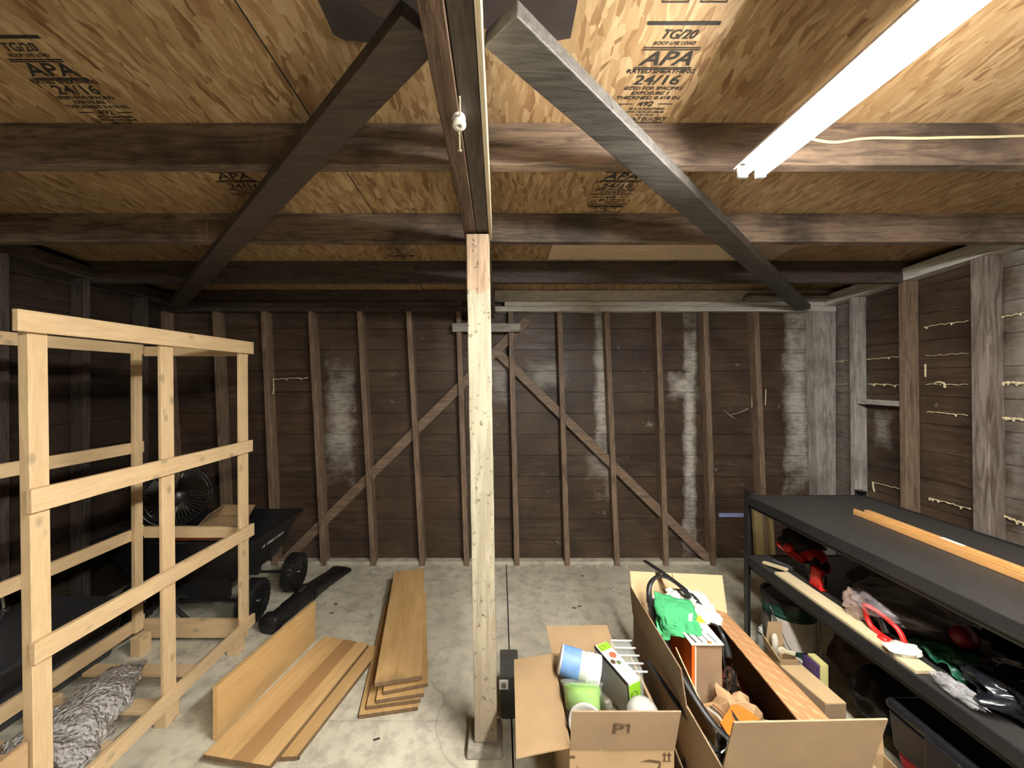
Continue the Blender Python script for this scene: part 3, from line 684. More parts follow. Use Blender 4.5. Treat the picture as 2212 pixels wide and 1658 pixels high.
def carton(name, label, x0, x1, y0, y1, z0, H, flaps, mat, matin=None, cat='cardboard box', yaw=0, t=.005, outward=None):
    """open cardboard box; flaps: dict side -> (list of 4 corner offsets) handled as hinge pair + outer pair"""
    ob = thing(name, label, cat, ((x0+x1)/2, (y0+y1)/2, z0)); parts = []
    bm = BM(); z1 = z0+H
    bx(bm, x0, x1, y0, y0+t, z0, z1); bx(bm, x0, x1, y1-t, y1, z0, z1)
    bx(bm, x0, x0+t, y0+t, y1-t, z0, z1); bx(bm, x1-t, x1, y0+t, y1-t, z0, z1); bx(bm, x0+t, x1-t, y0+t, y1-t, z0, z0+t)
    parts.append(mk('box_walls', bm, mat, ob))
    for f in flaps:
        bm = BM(); slab(bm, *f[:4], t*.8); parts.append(mk('flap', bm, f[4] if len(f) > 4 else mat, ob))
    return ob, parts
carton('open_carton', 'small open cardboard box inside the black cart', -1.98, -1.76, 2.52, 2.70, .284, .26,
       [[(-1.98, 2.70, .545), (-1.76, 2.70, .545), (-1.76, 2.77, .60), (-1.98, 2.77, .60)], [(-1.98, 2.52, .546), (-1.98, 2.70, .546), (-1.93, 2.70, .63), (-1.93, 2.55, .61)]], CARD)
bm = BM(); tube(bm, [(-1.92, 2.275, .562), (-1.80, 2.27, .570), (-1.72, 2.275, .562), (-1.62, 2.30, .562), (-1.50, 2.275, .562)], lambda t: .013+.006*math.sin(t*9), 8, flat=.7)
tag(mk('orange_tool', bm, plain('dull_orange', (.55, .14, .05), .5), smooth=True), 'orange tool handle lying across the near rim of the black cart', 'tool')

# leaf blower tube
bl = thing('blower_tube', 'long black leaf blower tube lying on the floor beside the cart', 'blower tube', (-1.3, 2.6, 0))
def tubesec(bm, secs, n=20):
    rings = []
    for i, (x, y, z, w, h) in enumerate(secs):
        j0, j1 = max(i-1, 0), min(i+1, len(secs)-1); d = Vector((secs[j1][0]-secs[j0][0], secs[j1][1]-secs[j0][1], 0)).normalized(); s = Vector((d.y, -d.x, 0))
        r = []
        for k in range(n):
            a = 2*math.pi*k/n; ca, sa = math.cos(a), math.sin(a)
            q = lambda c: math.copysign(abs(c)**.7, c)
            r.append(bm.verts.new(Vector((x, y, z))+s*q(ca)*w/2+Vector((0, 0, 1))*q(sa)*h/2))
        rings.append(r)
    for a, b in zip(rings, rings[1:]):
        for k in range(n): bm.faces.new((a[k], a[(k+1)%n], b[(k+1)%n], b[k]))
    bm.faces.new(rings[0][::-1]); bm.faces.new(rings[-1])
def BT(u): return (-1.37+(-1.235+1.37)*u, 2.265+(3.0-2.265)*u)
bm = BM(); tubesec(bm, [(*BT(u), h/2+.002, w, h) for u, w, h in ((0, .118, .10), (.005, .122, .105), (.07, .122, .105), (.08, .10, .09), (.2, .098, .088), (.22, .108, .095), (.34, .108, .095), (.36, .11, .098), (.42, .115, .10), (.43, .12, .10), (.47, .12, .10))]); mk('tube_body', bm, BLACK, bl, smooth=True)
bm = BM(); tubesec(bm, [(*BT(u), h/2+.002, w, h) for u, w, h in ((.46, .135, .105), (.5, .14, .105), (.52, .125, .095), (.7, .125, .08), (.85, .14, .06), (1.0, .17, .045))]); mk('nozzle', bm, BLACK, bl, smooth=True)
bm = BM(); bx(bm, BT(.4)[0]-.012, BT(.4)[0]+.012, BT(.36)[1], BT(.46)[1], .10, .116); mk('latch', bm, GREYP, bl, bevel=.004)

# ------------------------------------------------------------------ loose shelf boards
def board(name, label, c4, z0, t, axis='y', mats=None, group='loose wooden shelf boards on the floor'):
    a, b, c, d = [(p[0], p[1], z0) for p in c4]
    bm = BM(); hexa(bm, [a, b, c, d]+[(p[0], p[1], z0+t) for p in (a, b, c, d)])
    # sub-millimetre wobble of straight grain is in the material
    ang = math.degrees(math.atan2(d[1]-a[1], d[0]-a[0]))-90
    cx, cy = sum(p[0] for p in c4)/4, sum(p[1] for p in c4)/4
    rotz_bm(bm, -ang, (cx, cy, 0))
    o = mk(name, bm, [mats or oak('y'), wood('board_edge', (.12, .075, .04), (.26, .17, .09), 'y', 3, .6)], bevel=.0008)
    if t < .05:
        for p in o.data.polygons:
            if abs(p.normal.z) < .5: p.material_index = 1
    o.location = Vector((cx, cy, 0))+Matrix.Rotation(math.radians(ang), 3, 'Z') @ (Vector(o.location)-Vector((cx, cy, 0)))
    o.rotation_euler = (0, 0, math.radians(ang))
    return tag(o, label, 'board', group)
def twotone():
    t = NT('two_tone_board'); v = t.coords(); x = t.n('ShaderNodeSeparateXYZ', {0: v}).outputs[0]
    g = t.noise(t.coords(scale=(9, 1, 9)), 3, 5, .6, .8); c = t.ramp(g, [(.3, (.58, .36, .15)), (.7, (.75, .51, .24))])
    wob = t.math('ADD', x, t.math('MULTIPLY', t.math('SUBTRACT', t.noise(v, 3), .5), .004))
    m = t.math('MULTIPLY', t.math('GREATER_THAN', wob, -.02), t.math('LESS_THAN', wob, .065))
    c = t.mix(t.math('MULTIPLY', m, .75), c, (.36, .19, .075)); t.base(c, .4); t.bump(g, .1, .002); return t.m
board('shelf_board', 'narrow honey board under the flat two-tone board at lower left', [(-1.06, 1.50), (-.80, 1.515), (-.655, 2.14), (-.93, 2.16)], 0, .019)
board('shelf_board', 'wide flat wooden board with a darker stripe lying against the upright board', [(-1.156, 1.50), (-.872, 1.455), (-.728, 2.13), (-1.00, 2.195)], .020, .02, mats=twotone())
sb = board('shelf_board', 'wooden board standing on its long edge beside the flat boards', [(-1.195, 1.60), (-1.175, 1.60), (-1.062, 2.215), (-1.082, 2.215)], .0, .225)
for i, (lab, c4, z) in enumerate((('bottom board of the stack in the middle of the floor', [(-.625, 1.70), (-.372, 1.745), (-.535, 2.60), (-.765, 2.56)], 0), ('second board up in the stack in the middle of the floor', [(-.600, 1.725), (-.365, 1.765), (-.530, 2.66), (-.74, 2.62)], .019),
                                  ('third board up, shifted right in the stack in the middle of the floor', [(-.560, 1.735), (-.350, 1.775), (-.505, 2.58), (-.70, 2.55)], .038), ('fourth board, just under the top of the middle stack', [(-.535, 1.76), (-.338, 1.81), (-.50, 2.60), (-.68, 2.58)], .057))):
    board('shelf_board', lab, c4, z, .0185, group='boards stacked in the middle of the floor')
def soiled():
    t = NT('soiled_board'); v = t.coords(); y = t.n('ShaderNodeSeparateXYZ', {0: v}).outputs[1]
    g = t.noise(t.coords(scale=(9, 1, 9)), 3, 5, .6, .8); c = t.ramp(g, [(.3, (.56, .34, .13)), (.7, (.72, .48, .22))])
    d = t.math('ADD', y, t.math('MULTIPLY', t.noise(t.coords(scale=(26, 5, 1)), 1, 3), .18))
    c = t.mix(t.math('MULTIPLY', t.ramp(t.math('ADD', d, .9), [(.40, 1.0), (.52, 0.0)]), .85), c, (.07, .05, .035)); t.base(c, .5); t.bump(g, .1, .002); return t.m
board('shelf_board', 'top board of the middle stack with a sooty near end', [(-.575, 1.765), (-.3655, 1.808), (-.560, 2.836), (-.765, 2.79)], .092, .019, mats=soiled(), group='boards stacked in the middle of the floor')
bm = BM(); bx(bm, -.67, -.56, 2.3, 2.36, .0765, .0915); bx(bm, -.52, -.44, 1.95, 2.0, .0765, .0915); bm.free()

# ------------------------------------------------------------------ floor odds and ends
sd = thing('smoke_bin', 'small dark translucent bin with a white sticker beside the post', 'bin', (.05, 1.76, 0))
bm = BM(); hexa(bm, [(.005,1.70,0),(.075,1.70,0),(.075,1.85,0),(.005,1.85,0),(-.0,1.69,.20),(.085,1.69,.20),(.085,1.86,.20),(-.0,1.86,.20)]); mk('bin_body', bm, plain('smoky_plastic', (.06, .06, .055), .25), sd, bevel=.006)
bm = BM(); bx(bm, -.0035, .036, 1.684, 1.688, .145, .185); mk('sticker', bm, PAPER, sd)
m4 = frame4((.016, 1.6835, .165), (1, 0, 0), (0, 0, 1)); bm = BM()
for k in range(4): bx(bm, .006, .026, 1.6832, 1.6838, .152+k*.006, .1545+k*.006)
mk('sticker_print', bm, INK, sd)
random.seed(3)
CRUMB = plain('plaster_crumb', (.62, .60, .55), .8, var=.1)
k = 0
for (x, y) in ((1083, 1207), (1180, 1206), (1245, 1205), (1252, 1209), (1275, 1205), (1290, 1207), (1310, 1204), (1318, 1208), (1325, 1276), (1352, 1203)):
    Y = 3.085 if y < 1250 else FPX*1.5/(y-820); bm = BM(); blob(bm, (px(x, Y), Y, .007), (.012+.006*random.random(), .01, .006), .5, 2.5, 10, k); k += 1
    tag(mk('plaster_crumb', bm, CRUMB), 'white plaster crumb on the floor near the back wall', 'debris', 'plaster crumbs along the back wall')
for (x, y) in ((813, 1599), (725, 1305), (716, 1325), (1258, 1244), (1252, 1310), (1240, 1313), (640, 1640)):
    Y = FPX*1.5/(y-820); bm = BM(); bar(bm, (px(x, Y)-.012, Y, .003), (px(x, Y)+.012, Y+.008*random.uniform(-1, 1), .003), .006, .004)
    tag(mk('wood_chip', bm, plain('dark_chip', (.05, .035, .025), .8)), 'tiny dark wood chip on the concrete', 'debris', 'dark chips scattered on the concrete')

# ------------------------------------------------------------------ first open box (P1)
x0, x1, y0, y1, H = .212, .53, 1.17, 1.57, .38
b1, parts = carton('open_cardboard_box', 'open tan cardboard box marked P1 and full of packaging', x0, x1, y0, y1, 0, H,
  [[(x0, y0, H), (x0, y1, H), (.058, y1+.005, .352), (.050, y0-.005, .352), CARD],
   [(x0, y1, H), (x1-.05, y1, H), (x1-.055, y1+.145, .405), (x0-.005, y1+.145, .40), CARD],
   [(x0, y0, H), (x1, y0, H), (x1+.003, y0-.035, .525), (x0, y0-.035, .525), CARDD],
   [(x1, y1, H), (x1, y0, H), (x1+.04, y0, H-.10), (x1+.04, y1, H-.10), CARDD]], CARD)
Hn = Vector((0, -1, -.24)).normalized()
m4 = frame4((.368, y0-.0235, .4465), (1, 0, 0), (0, -.24, 1))
bm = text_bm([('P', -.017, 0, .050, 0, 1.45)], m4)
for q in (((.012, 0), (.0175, 0), (.0175, .035), (.012, .035)), ((.002, .026), (.002, .031), (.012, .035), (.0135, .030))):
    slab(bm, *[m4 @ Vector((x, y, .0002)) for x, y in q], .0003)
mk('box_lettering', bm, INKB, b1)
bm = BM()
def upar(cx, cz, s, Y, bm):
    slab(bm, (cx-s*.12, Y, cz), (cx+s*.12, Y, cz), (cx+s*.12, Y, cz+s*.9), (cx-s*.12, Y, cz+s*.9), .0004)
    v = [bm.verts.new(p) for p in ((cx-s*.4, Y, cz+s*.7), (cx+s*.4, Y, cz+s*.7), (cx, Y, cz+s*1.3))]; bm.faces.new(v)
Y = y0-.001
for k in (0, 1): upar(.500+k*.014, .344, .020, Y, bm)
bx(bm, .494, .520, Y-.0004, Y, .3405, .3425)
mk('arrow_mark', bm, INKB, b1)
bm = BM(); P = []
for k in range(25):
    u = k/24; P.append((u, .232+.235*u, .345-.085*math.sin(math.pi*(u*.80+.06))))
for (ua, xa, za), (ub, xb, zb) in zip(P, P[1:]):
    wa, wb = .003+.014*ua**.6*(1 if ua < .9 else 1), .003+.014*ub**.6
    v = [bm.verts.new(p) for p in ((xa, Y, za), (xb, Y, zb), (xb, Y, zb-wb), (xa, Y, za-wa))]; bm.faces.new(v)
for q in ([(.425, .339), (.452, .347), (.488, .342), (.484, .334), (.455, .338)], [(.488, .342), (.484, .334), (.476, .318), (.466, .300), (.470, .298), (.484, .315), (.490, .330)]):
    bm.faces.new([bm.verts.new((x, Y, z)) for x, z in q])
mk('smile_arrow', bm, INKB, b1)
bm = BM(); bx(bm, x0-.001, x0+.016, Y-.001, Y, .350, .358); mk('tape_end', bm, INKB, b1)

# contents of the first box
BLUE = plain('label_blue', (.16, .30, .62), .5); GREEN = plain('label_green', (.27, .60, .03), .5); WHITE = plain('carton_white', (.78, .79, .75), .45, var=.02)
tu = thing('paper_tub', 'white tub with a blue label lying on its side in the P1 box', 'tub', (.29, 1.47, .37))
a0, ad = Vector((.200+.028, 1.475, .432)), Vector((.95, -.22, -.20)).normalized()
bm = BM(); lathe(bm, [(.044, 0), (.050, .004), (.053, .10), (.056, .102), (.056, .108), (.054, .110), (.057, .116), (.057, .122), (.055, .124), (.058, .130), (.058, .150), (.055, .150), (.050, .06), (.001, .012)], a0, ad, 36); mk('tub_body', bm, plain('frosty_white', (.74, .76, .78), .35, var=.03), tu, smooth=True)
bm = BM(); lathe(bm, [(.0510, .008), (.0535, .075)], a0, ad, 36); bmesh.ops.delete(bm, geom=[f for f in bm.faces if len(f.verts) > 4], context='FACES_ONLY')
bmesh.ops.delete(bm, geom=[f for f in bm.faces if f.calc_center_median().z < a0.z-.06], context='FACES'); mk('blue_label', bm, BLUE, tu, smooth=True)
c = a0+ad*.075
bm = BM(); mw = [c+Vector((-.012, -.026, .046)), c+Vector((.010, -.032, .036)), c+Vector((.014, -.046, .022)), c+Vector((-.006, -.044, .026))]
slab(bm, *mw, .001); mk('white_patch', bm, WHITE, tu)
gc = Vector((.283, 1.285, .335)); ga = Vector((.04, .55, .83)).normalized(); gn = Vector((0, -.83, .55))
gt = thing('snack_container', 'clear container with bright green contents in the P1 box', 'container', (.283, 1.345, .30))
CLR = clear('clear_plastic', (.80, .86, .82), .06, .22, .5, 25)
bm = BM(); tubelike = [(.052, 0), (.060, .01), (.066, .10), (.070, .118), (.074, .120), (.074, .126), (.066, .126)]; lathe(bm, tubelike, gc, ga, 32); mk('clear_cup', bm, CLR, gt, smooth=True)
bm = BM(); lathe(bm, [(.050, .045), (.060, .052), (.063, .112), (.04, .118)], gc, ga, 28); mk('green_label', bm, GREEN, gt, smooth=True)
bm = BM()
for k in range(7):
    bar(bm, gc+gn*.045+ga*(.02+.004*(k%3))+Vector((-.04+.01*k, 0, 0)), gc+gn*.05+ga*(.04-.004*(k%2))+Vector((-.005+.01*k, 0, 0)), .010, .003)
mk('wooden_cutlery', bm, CARDL, gt)
wc = thing('food_carton', 'long white and green food carton leaning in the P1 box', 'carton', (.42, 1.43, .24))
pA, pB = Vector((.395, 1.515, .463)), Vector((.463, 1.335, .458))
dd = (pB-pA).normalized(); ss = Vector((.80, .45, .10)); ss = (ss-dd*ss.dot(dd)).normalized(); uu = dd.cross(ss); uu = uu if uu.z > 0 else -uu
def cbox(bm, o, a, b, c): o, a, b, c = map(Vector, (o, a, b, c)); hexa(bm, [o, o+a, o+a+b, o+b, o+c, o+a+c, o+a+b+c, o+b+c])
Lc, Wc = (pB-pA).length, .056
bm = BM(); cbox(bm, pA-ss*Wc/2-uu*.20, dd*Lc, ss*Wc, uu*.20); mk('carton_body', bm, WHITE, wc, bevel=.002)
def decal(name, u0, u1, v0, v1, mat, face='top', round_=False):
    bm = BM()
    if face == 'top': O, A, B, Nn = pA-ss*Wc/2+uu*.0006, dd*Lc, ss*Wc, uu
    elif face == 'front': O, A, B, Nn = pB-ss*Wc/2+dd*.0006, -uu*.20, ss*Wc, dd
    else: O, A, B, Nn = pA-ss*Wc/2-ss*.0006, dd*Lc, -uu*.20, -ss
    if round_:
        c = O+A*u0+B*v0; r = u1; a_, b_ = A.normalized(), B.normalized()
        if v1: ps = [[c+(a_*math.cos(q)+b_*math.sin(q))*rr for q in [2*math.pi*k/24*.42+v1 for k in range(25)]] for rr in (r, r*.72)]
        if v1:
            vs = [[bm.verts.new(p+Nn*.0004) for p in row] for row in ps]
            for k in range(24): bm.faces.new((vs[0][k], vs[0][k+1], vs[1][k+1], vs[1][k]))
        else: bm.faces.new([bm.verts.new(c+(a_*math.cos(q)*1.2+b_*math.sin(q))*r) for q in [2*math.pi*k/20 for k in range(20)]])
    else: slab(bm, O+A*u0+B*v0, O+A*u1+B*v0, O+A*u1+B*v1, O+A*u0+B*v1, .0003)
    mk(name, bm, mat, wc)
decal('green_band', .02, .20, .12, .98, GREEN); decal('green_band', .06, .46, .12, .98, GREEN, 'front')
decal('black_edge', .0, 1, 0, .05, INK); decal('black_edge', .0, 1, 0, .10, INK, 'front'); decal('black_edge', .0, 1, 0, .05, INK, 'side')
LEAF = plain('leaf_print', (.10, .16, .05), .5); TOM = plain('tomato_print', (.62, .13, .06), .5)
decal('food_picture', .36, .013, .62, 0, TOM, round_=True); decal('food_picture', .56, .008, .58, 0, LEAF, round_=True); decal('food_picture', .50, .009, .28, 0, INKB, round_=True)
for k in range(4): decal('print_line', .62, .86, .35+k*.09, .38+k*.09, plain('grey_print', (.35, .35, .34), .6))
for s in (.6, 3.7):
    decal('ring_logo', .11, .011, .40, s, LEAF, round_=True); decal('ring_logo', .26, .014, .5, s, LEAF, 'front', True)
decal('print_line', .58, .78, .3, .36, INK, 'front'); decal('print_line', .60, .74, .55, .75, INK, 'front')
cl = thing('clamshell', 'clear plastic clamshell tray behind the white and green carton', 'food tray', (.47, 1.46, .28))
bm = BM(); cbox(bm, (.435, 1.52, .36), (.085, -.01, .0), (.0, .03, .10), (.01, -.12, -.03)); 
mk('tray', bm, CLR, cl, bevel=.008)
bm = BM()
for k in range(5): bar(bm, (.44+.004*k, 1.528-.03*k, .466-.008*k), (.522+.004*k, 1.52-.03*k, .470-.008*k), .006, .006)
mk('rib', bm, clear('clear_rim', (.9, .9, .9), .05, .45, 0), cl, bevel=.002)
bm = BM(); lathe(bm, [(.001, 0), (.020, .003), (.040, .014), (.050, .032), (.052, .05), (.049, .05), (.047, .03), (.037, .017), (.001, .006)][::-1], (.482, 1.25, .445), (-.3, .25, -1), 30)
tag(mk('clear_bowl', bm, clear('frosted_plastic', (.80, .80, .76), .2, .55, .2, 20), smooth=True), 'frosted clear plastic bowl at the right side of the P1 box', 'bowl')
bm = BM(); lathe(bm, [(.02, -.006), (.057, -.006), (.062, 0), (.062, .005), (.055, .006), (.05, .003), (.01, .003)][::1], (.276, 1.205, .415), (-.5, -.85, .25), 32)
tag(mk('paper_plate', bm, WHITE, smooth=True), 'round white lid standing in the near left corner of the P1 box', 'plate')  # loose white container lid standing on edge
bm = BM(); blob(bm, (.37, 1.36, .19), (.12, .15, .11), .3, 2.4, 30, 5)
tag(mk('crumpled_film', bm, clear('brown_film', (.30, .24, .17), .3, .8, .6, 20), smooth=True), 'dim crumpled packing film at the bottom of the P1 box', 'packing film')
for i, (p, q) in enumerate((((.33, 1.42, .33), (.36, 1.25, .40)), ((.352, 1.44, .30), (.372, 1.28, .36)))):
    bm = BM(); bar(bm, p, q, .03, .10); tag(mk('snack_sleeve', bm, clear('dark_clear', (.2, .18, .14), .1, .6, .3), bevel=.01), ('dark clear sleeve beside the green container', 'dark clear sleeve against the white carton')[i], 'packaging')

# ------------------------------------------------------------------ second, taller box
x0, x1, y0, y1, H = .60, 1.02, 1.04, 1.73, .45
b2, parts = carton('open_cardboard_box', 'tall open brown cardboard box with all flaps up, full of cloths and strips', x0, x1, y0, y1, 0, H,
  [[(x0, y1, H), (x0, y0+.19, H), (x0-.012, y0+.205, H+.115), (x0-.012, y1, H+.125), CARDD],
   [(x0, y1, H), (x1, y1, H), (x1+.03, y1+.09, H+.125), (x0+.02, y1+.11, H+.135), CARDL],
   [(x0, y0, H), (x1-.02, y0, H), (x1-.045, y0-.07, H+.198), (x0-.012, y0-.07, H+.19), CARDD],
   ], CARDD)
def glue():
    t = NT('glue_pattern_card'); v = t.coords(); s = t.n('ShaderNodeSeparateXYZ', {0: v})
    y = t.math('ADD', t.math('MULTIPLY', s.outputs[1], 18), t.math('MULTIPLY', s.outputs[0], 10)); x = t.math('MULTIPLY', s.outputs[0], 24)
    fy = t.math('FRACT', y); fx = t.math('FRACT', t.math('ADD', x, .3))
    m = t.math('LESS_THAN', t.math('ADD', fy, t.math('MULTIPLY', fx, .9)), .62)
    nz = t.ramp(t.noise(v, 30, 3), [(.3, .4), (.6, 1.0)])
    t.base(t.mix(t.math('MULTIPLY', t.math('MULTIPLY', m, nz), .75), (.40, .205, .09), (.62, .38, .19)), .6); return t.m
bm = BM(); slab(bm, (x1-.003, y1, H+.003), (x1-.003, y0+.11, H+.003), (x1-.125, y0+.11, H+.03), (x1-.095, y1, H+.03), .004); o = mk('flap', bm, glue(), b2); o['label'] = 'inward folded flap with pale glue triangles'
for xx in (x0+.21, x0+.30):
    bm = BM(); slab(bm, (xx, y1+.006, H+.011), (xx+.003, y1+.006, H+.011), (xx+.008, y1+.096, H+.131), (xx+.005, y1+.096, H+.131), .001); mk('flap_crease', bm, INKB, b2)

tc = thing('tall_carton', 'tall narrow carton with orange side and white top in the big box', 'carton', (.745, 1.46, .06))
bm = BM(); bx(bm, .692, .80, 1.385, 1.55, .06, .548); mk('carton_body', bm, CARDD, tc, bevel=.001)
bm = BM(); bx(bm, .688, .691, 1.383, 1.55, .06, .548); bx(bm, .688, .700, 1.379, 1.3835, .06, .545); mk('orange_panel', bm, ORANGE, tc)
bm = BM(); bx(bm, .6985, .703, 1.377, 1.3785, .06, .545); mk('cream_edge', bm, PAPER, tc)
bm = BM(); bx(bm, .686, .803, 1.378, 1.552, .5485, .552); mk('top_panel', bm, plain('cream_card', (.80, .78, .66), .6), tc)
bm = BM(); bx(bm, .73, .803, 1.50, 1.55, .5522, .5528); mk('yellow_stripe', bm, plain('yellow_print', (.85, .62, .05), .5), tc)
bm = BM()
for k, w in enumerate((.006, .004, .003, .003)): slab(bm, (.705+k*.025, 1.388, .5524), (.705+k*.025+w, 1.388, .5524), (.697+k*.025+w, 1.44, .5524), (.697+k*.025, 1.44, .5524), .0004)
for k in range(5): bx(bm, .745, .77, 1.455+k*.006, 1.458+k*.006, .5522, .5527)
mk('top_print', bm, INK, tc)
bm = BM(); bx(bm, .748, .764, 1.384, 1.394, .5522, .5527); mk('orange_mark', bm, ORANGE, tc)
bm = BM(); slab(bm, (.684, 1.44, .2), (.684, 1.18, .2), (.66, 1.18, .42), (.66, 1.44, .50), .004)
tag(mk('cardboard_sheet', bm, CARDL), 'loose cardboard sheet standing inside the tall box', 'cardboard')

def cloth(name, label, c4, mat, amp=.02, fr=16, seed=0, parent=None):
    a, b, c, d = map(Vector, c4); n = (b-a).cross(d-a).normalized()
    if n.z < 0: n = -n
    def f(u, v):
        p = a.lerp(b, u).lerp(d.lerp(c, u), v)
        q = Vector((p.x*fr, p.y*fr, seed))
        h = amp*(noise.noise(q)*1.4+.7*abs(noise.noise(q*1.9))-.5*abs(noise.noise(q*3.1)))
        s = .012*noise.noise(Vector((u*4, v*4, seed+9)))
        return p+n*(h+amp*1.2*math.sin(math.pi*u)*math.sin(math.pi*v))+Vector((s, -s, 0))
    bm = BM(); grid(bm, f, 48, 48)
    return tag(mk(name, bm, mat, smooth=True, solid=.003), label, 'cloth')
def pt3(x, y, Y): return (px(x, Y), Y, pz(y, Y))
TERRYG = plain('green_terry', (.06, .40, .15), .9, var=.15, bump=.9, scale=300); TERRYW = plain('white_terry', (.74, .73, .66), .9, var=.06, bump=.9, scale=250)
cloth('white_cloth', 'crumpled white cloth under the green one in the tall box', [pt3(1440, 1268, 1.70), pt3(1520, 1275, 1.70), pt3(1562, 1352, 1.54), pt3(1425, 1335, 1.60)], TERRYW, .028, 22, 2)
cloth('white_cloth', 'small end of white cloth at the left rim of the tall box', [pt3(1395, 1285, 1.71), pt3(1418, 1290, 1.66), pt3(1422, 1345, 1.52), pt3(1405, 1330, 1.56)], TERRYW, .012, 20, 8)
cloth('green_cloth', 'bright green terry cloth draped over the white top of the tall carton', [pt3(1412, 1276, 1.63), pt3(1497, 1298, 1.60), pt3(1515, 1372, 1.42), pt3(1420, 1372, 1.44)], TERRYG, .018, 10, 4)
gd = cloth('green_cloth', 'fold of green terry cloth hanging down beside the orange panel', [pt3(1416, 1300, 1.52), pt3(1462, 1345, 1.425), pt3(1456, 1366, 1.42), pt3(1436, 1388, 1.42)], TERRYG, .01, 20, 6)
bm = BM(); slab(bm, pt3(1487, 1326, 1.435), pt3(1497, 1324, 1.435), pt3(1495, 1341, 1.43), pt3(1488, 1341, 1.43), .0006)
g = tag(mk('care_label', bm, PAPER), None); g.parent = bpy.data.objects['green_cloth']; g.location = Vector(g.location)-wloc(g.parent)

def strip(label, pts, r, flat=.45, cat='rubber strip', mat=RUBBER, name='rubber_strip', group=None):
    bm = BM(); tube(bm, [pt3(*p) for p in pts], r, 8, flat=flat, smooth=7)
    return tag(mk(name, bm, mat, smooth=True), label, cat, group)
strip('long black rubber strip sticking out past the back flap of the tall box', [(1393, 1211, 1.98), (1422, 1230, 1.82), (1446, 1247, 1.73), (1492, 1283, 1.66), (1524, 1318, 1.60), (1545, 1345, 1.60), (1565, 1375, 1.57), (1575, 1420, 1.5)], .012)
strip('black rubber strip looped at the left of the green cloth', [(1490, 1290, 1.60), (1470, 1266, 1.66), (1446, 1250, 1.71), (1422, 1244, 1.715), (1404, 1262, 1.68), (1404, 1295, 1.63), (1422, 1352, 1.49), (1448, 1412, 1.38), (1492, 1490, 1.27), (1540, 1560, 1.19), (1580, 1600, 1.14)], .011)
strip('black rubber strip hanging over the left wall of the tall box', [(1400, 1430, 1.45), (1433, 1475, 1.36), (1470, 1530, 1.27), (1515, 1585, 1.19), (1550, 1625, 1.13)], .009)
CH = plain('chrome_trim', (.6, .6, .58), .15, 1)
strip('thin chrome strip lying along the black strip in the tall box', [(1428, 1372, 1.45), (1460, 1440, 1.34), (1500, 1510, 1.25), (1550, 1590, 1.17)], .0028, 1, 'metal strip', CH, 'chrome_strip')
COP = plain('copper_cable', (.32, .14, .06), .4, .3)
for i, (r, m, nm, lb) in enumerate(((.003, COP, 'cable', 'brown cable looping beside the orange paper'), (.0025, RUBBER, 'cable', 'thin black cable looping beside the orange paper'), (.0022, PAPER, 'cable', 'thin white cable in the tall box'))):
    strip(lb, [(1540-i*6, 1520+i*4, 1.30), (1562-i*4, 1540+i*5, 1.27), (1578-i*6, 1565+i*6, 1.22), (1588-i*8, 1600+i*5, 1.17), (1570-i*6, 1625, 1.14)], r, 1, 'cable', m, nm)
strip('thin black cord hanging over the edge of the tall carton', [(1535, 1345, 1.55), (1550, 1352, 1.50), (1560, 1380, 1.42), (1563, 1420, 1.38), (1570, 1470, 1.36), (1572, 1510, 1.34)], .0028, 1, 'cord', RUBBER, 'cord')
of = thing('orange_paper', 'bright orange folded card with white lettering in the tall box', 'card', (.70, 1.25, .40))
pO = [Vector(pt3(*p)) for p in ((1556, 1560, 1.20), (1586, 1514, 1.31), (1640, 1550, 1.24), (1625, 1590, 1.16), (1575, 1590, 1.16))]
bm = BM(); t1 = [bm.verts.new(p) for p in pO]; bm.faces.new(t1)
g = bmesh.ops.extrude_face_region(bm, geom=bm.faces[:]); bmesh.ops.translate(bm, verts=[v for v in g['geom'] if isinstance(v, bmesh.types.BMVert)], vec=(0, .002, -.004)); mk('card_sheet', bm, ORANGE, of)
a_, b_ = (pO[2]-pO[0]).normalized(), (pO[1]-pO[0]); n_ = a_.cross(b_).normalized(); n_ = n_ if n_.y < 0 else -n_
bb = n_.cross(a_); bb = bb if bb.z > 0 else -bb
mk('card_lettering', text_bm([('S', 0, 0, .035, 0, 1.3)], frame4(Vector(pt3(1612, 1556, 1.215))+n_*.004, a_, bb)), PAPER, of)
bm = BM(); slab(bm, Vector(pt3(1573, 1530, 1.272)), Vector(pt3(1577, 1525, 1.275)), Vector(pt3(1597, 1553, 1.22)), Vector(pt3(1592, 1556, 1.215)), .002); bm.transform(Matrix.Translation(n_*.004)); mk('dark_band', bm, INK, of)
bm = BM(); blob(bm, (.80, 1.30, .30), (.10, .09, .10), .4, 2.3, 26, 11); tag(mk('brown_paper', bm, plain('kraft_paper', (.36, .22, .11), .8, bump=.3)), 'crumpled brown paper behind the orange card', 'paper')
bm = BM(); blob(bm, (.90, 1.50, .23), (.09, .13, .10), .3, 2.0, 22, 12); tag(mk('red_bundle', bm, plain('dark_red_cloth', (.13, .025, .015), .8)), 'dark red bundle deep inside the tall box', 'bundle')
bm = BM(); blob(bm, (.855, 1.42, .33), (.02, .03, .09), .5, 4, 22, 13); tag(mk('foil_wrap', bm, plain('crinkled_foil', (.65, .65, .66), .15, 1, bump=1, scale=60)), 'crinkled silver foil wrapper beside the tall carton', 'wrapper')
bm = BM(); blob(bm, (.72, 1.22, .22), (.10, .10, .12), .35, 2.4, 24, 14); tag(mk('dark_bundle', bm, plain('dark_bundle', (.03, .025, .022), .6)), 'dark bundle of strips at the near end inside the tall box', 'bundle')

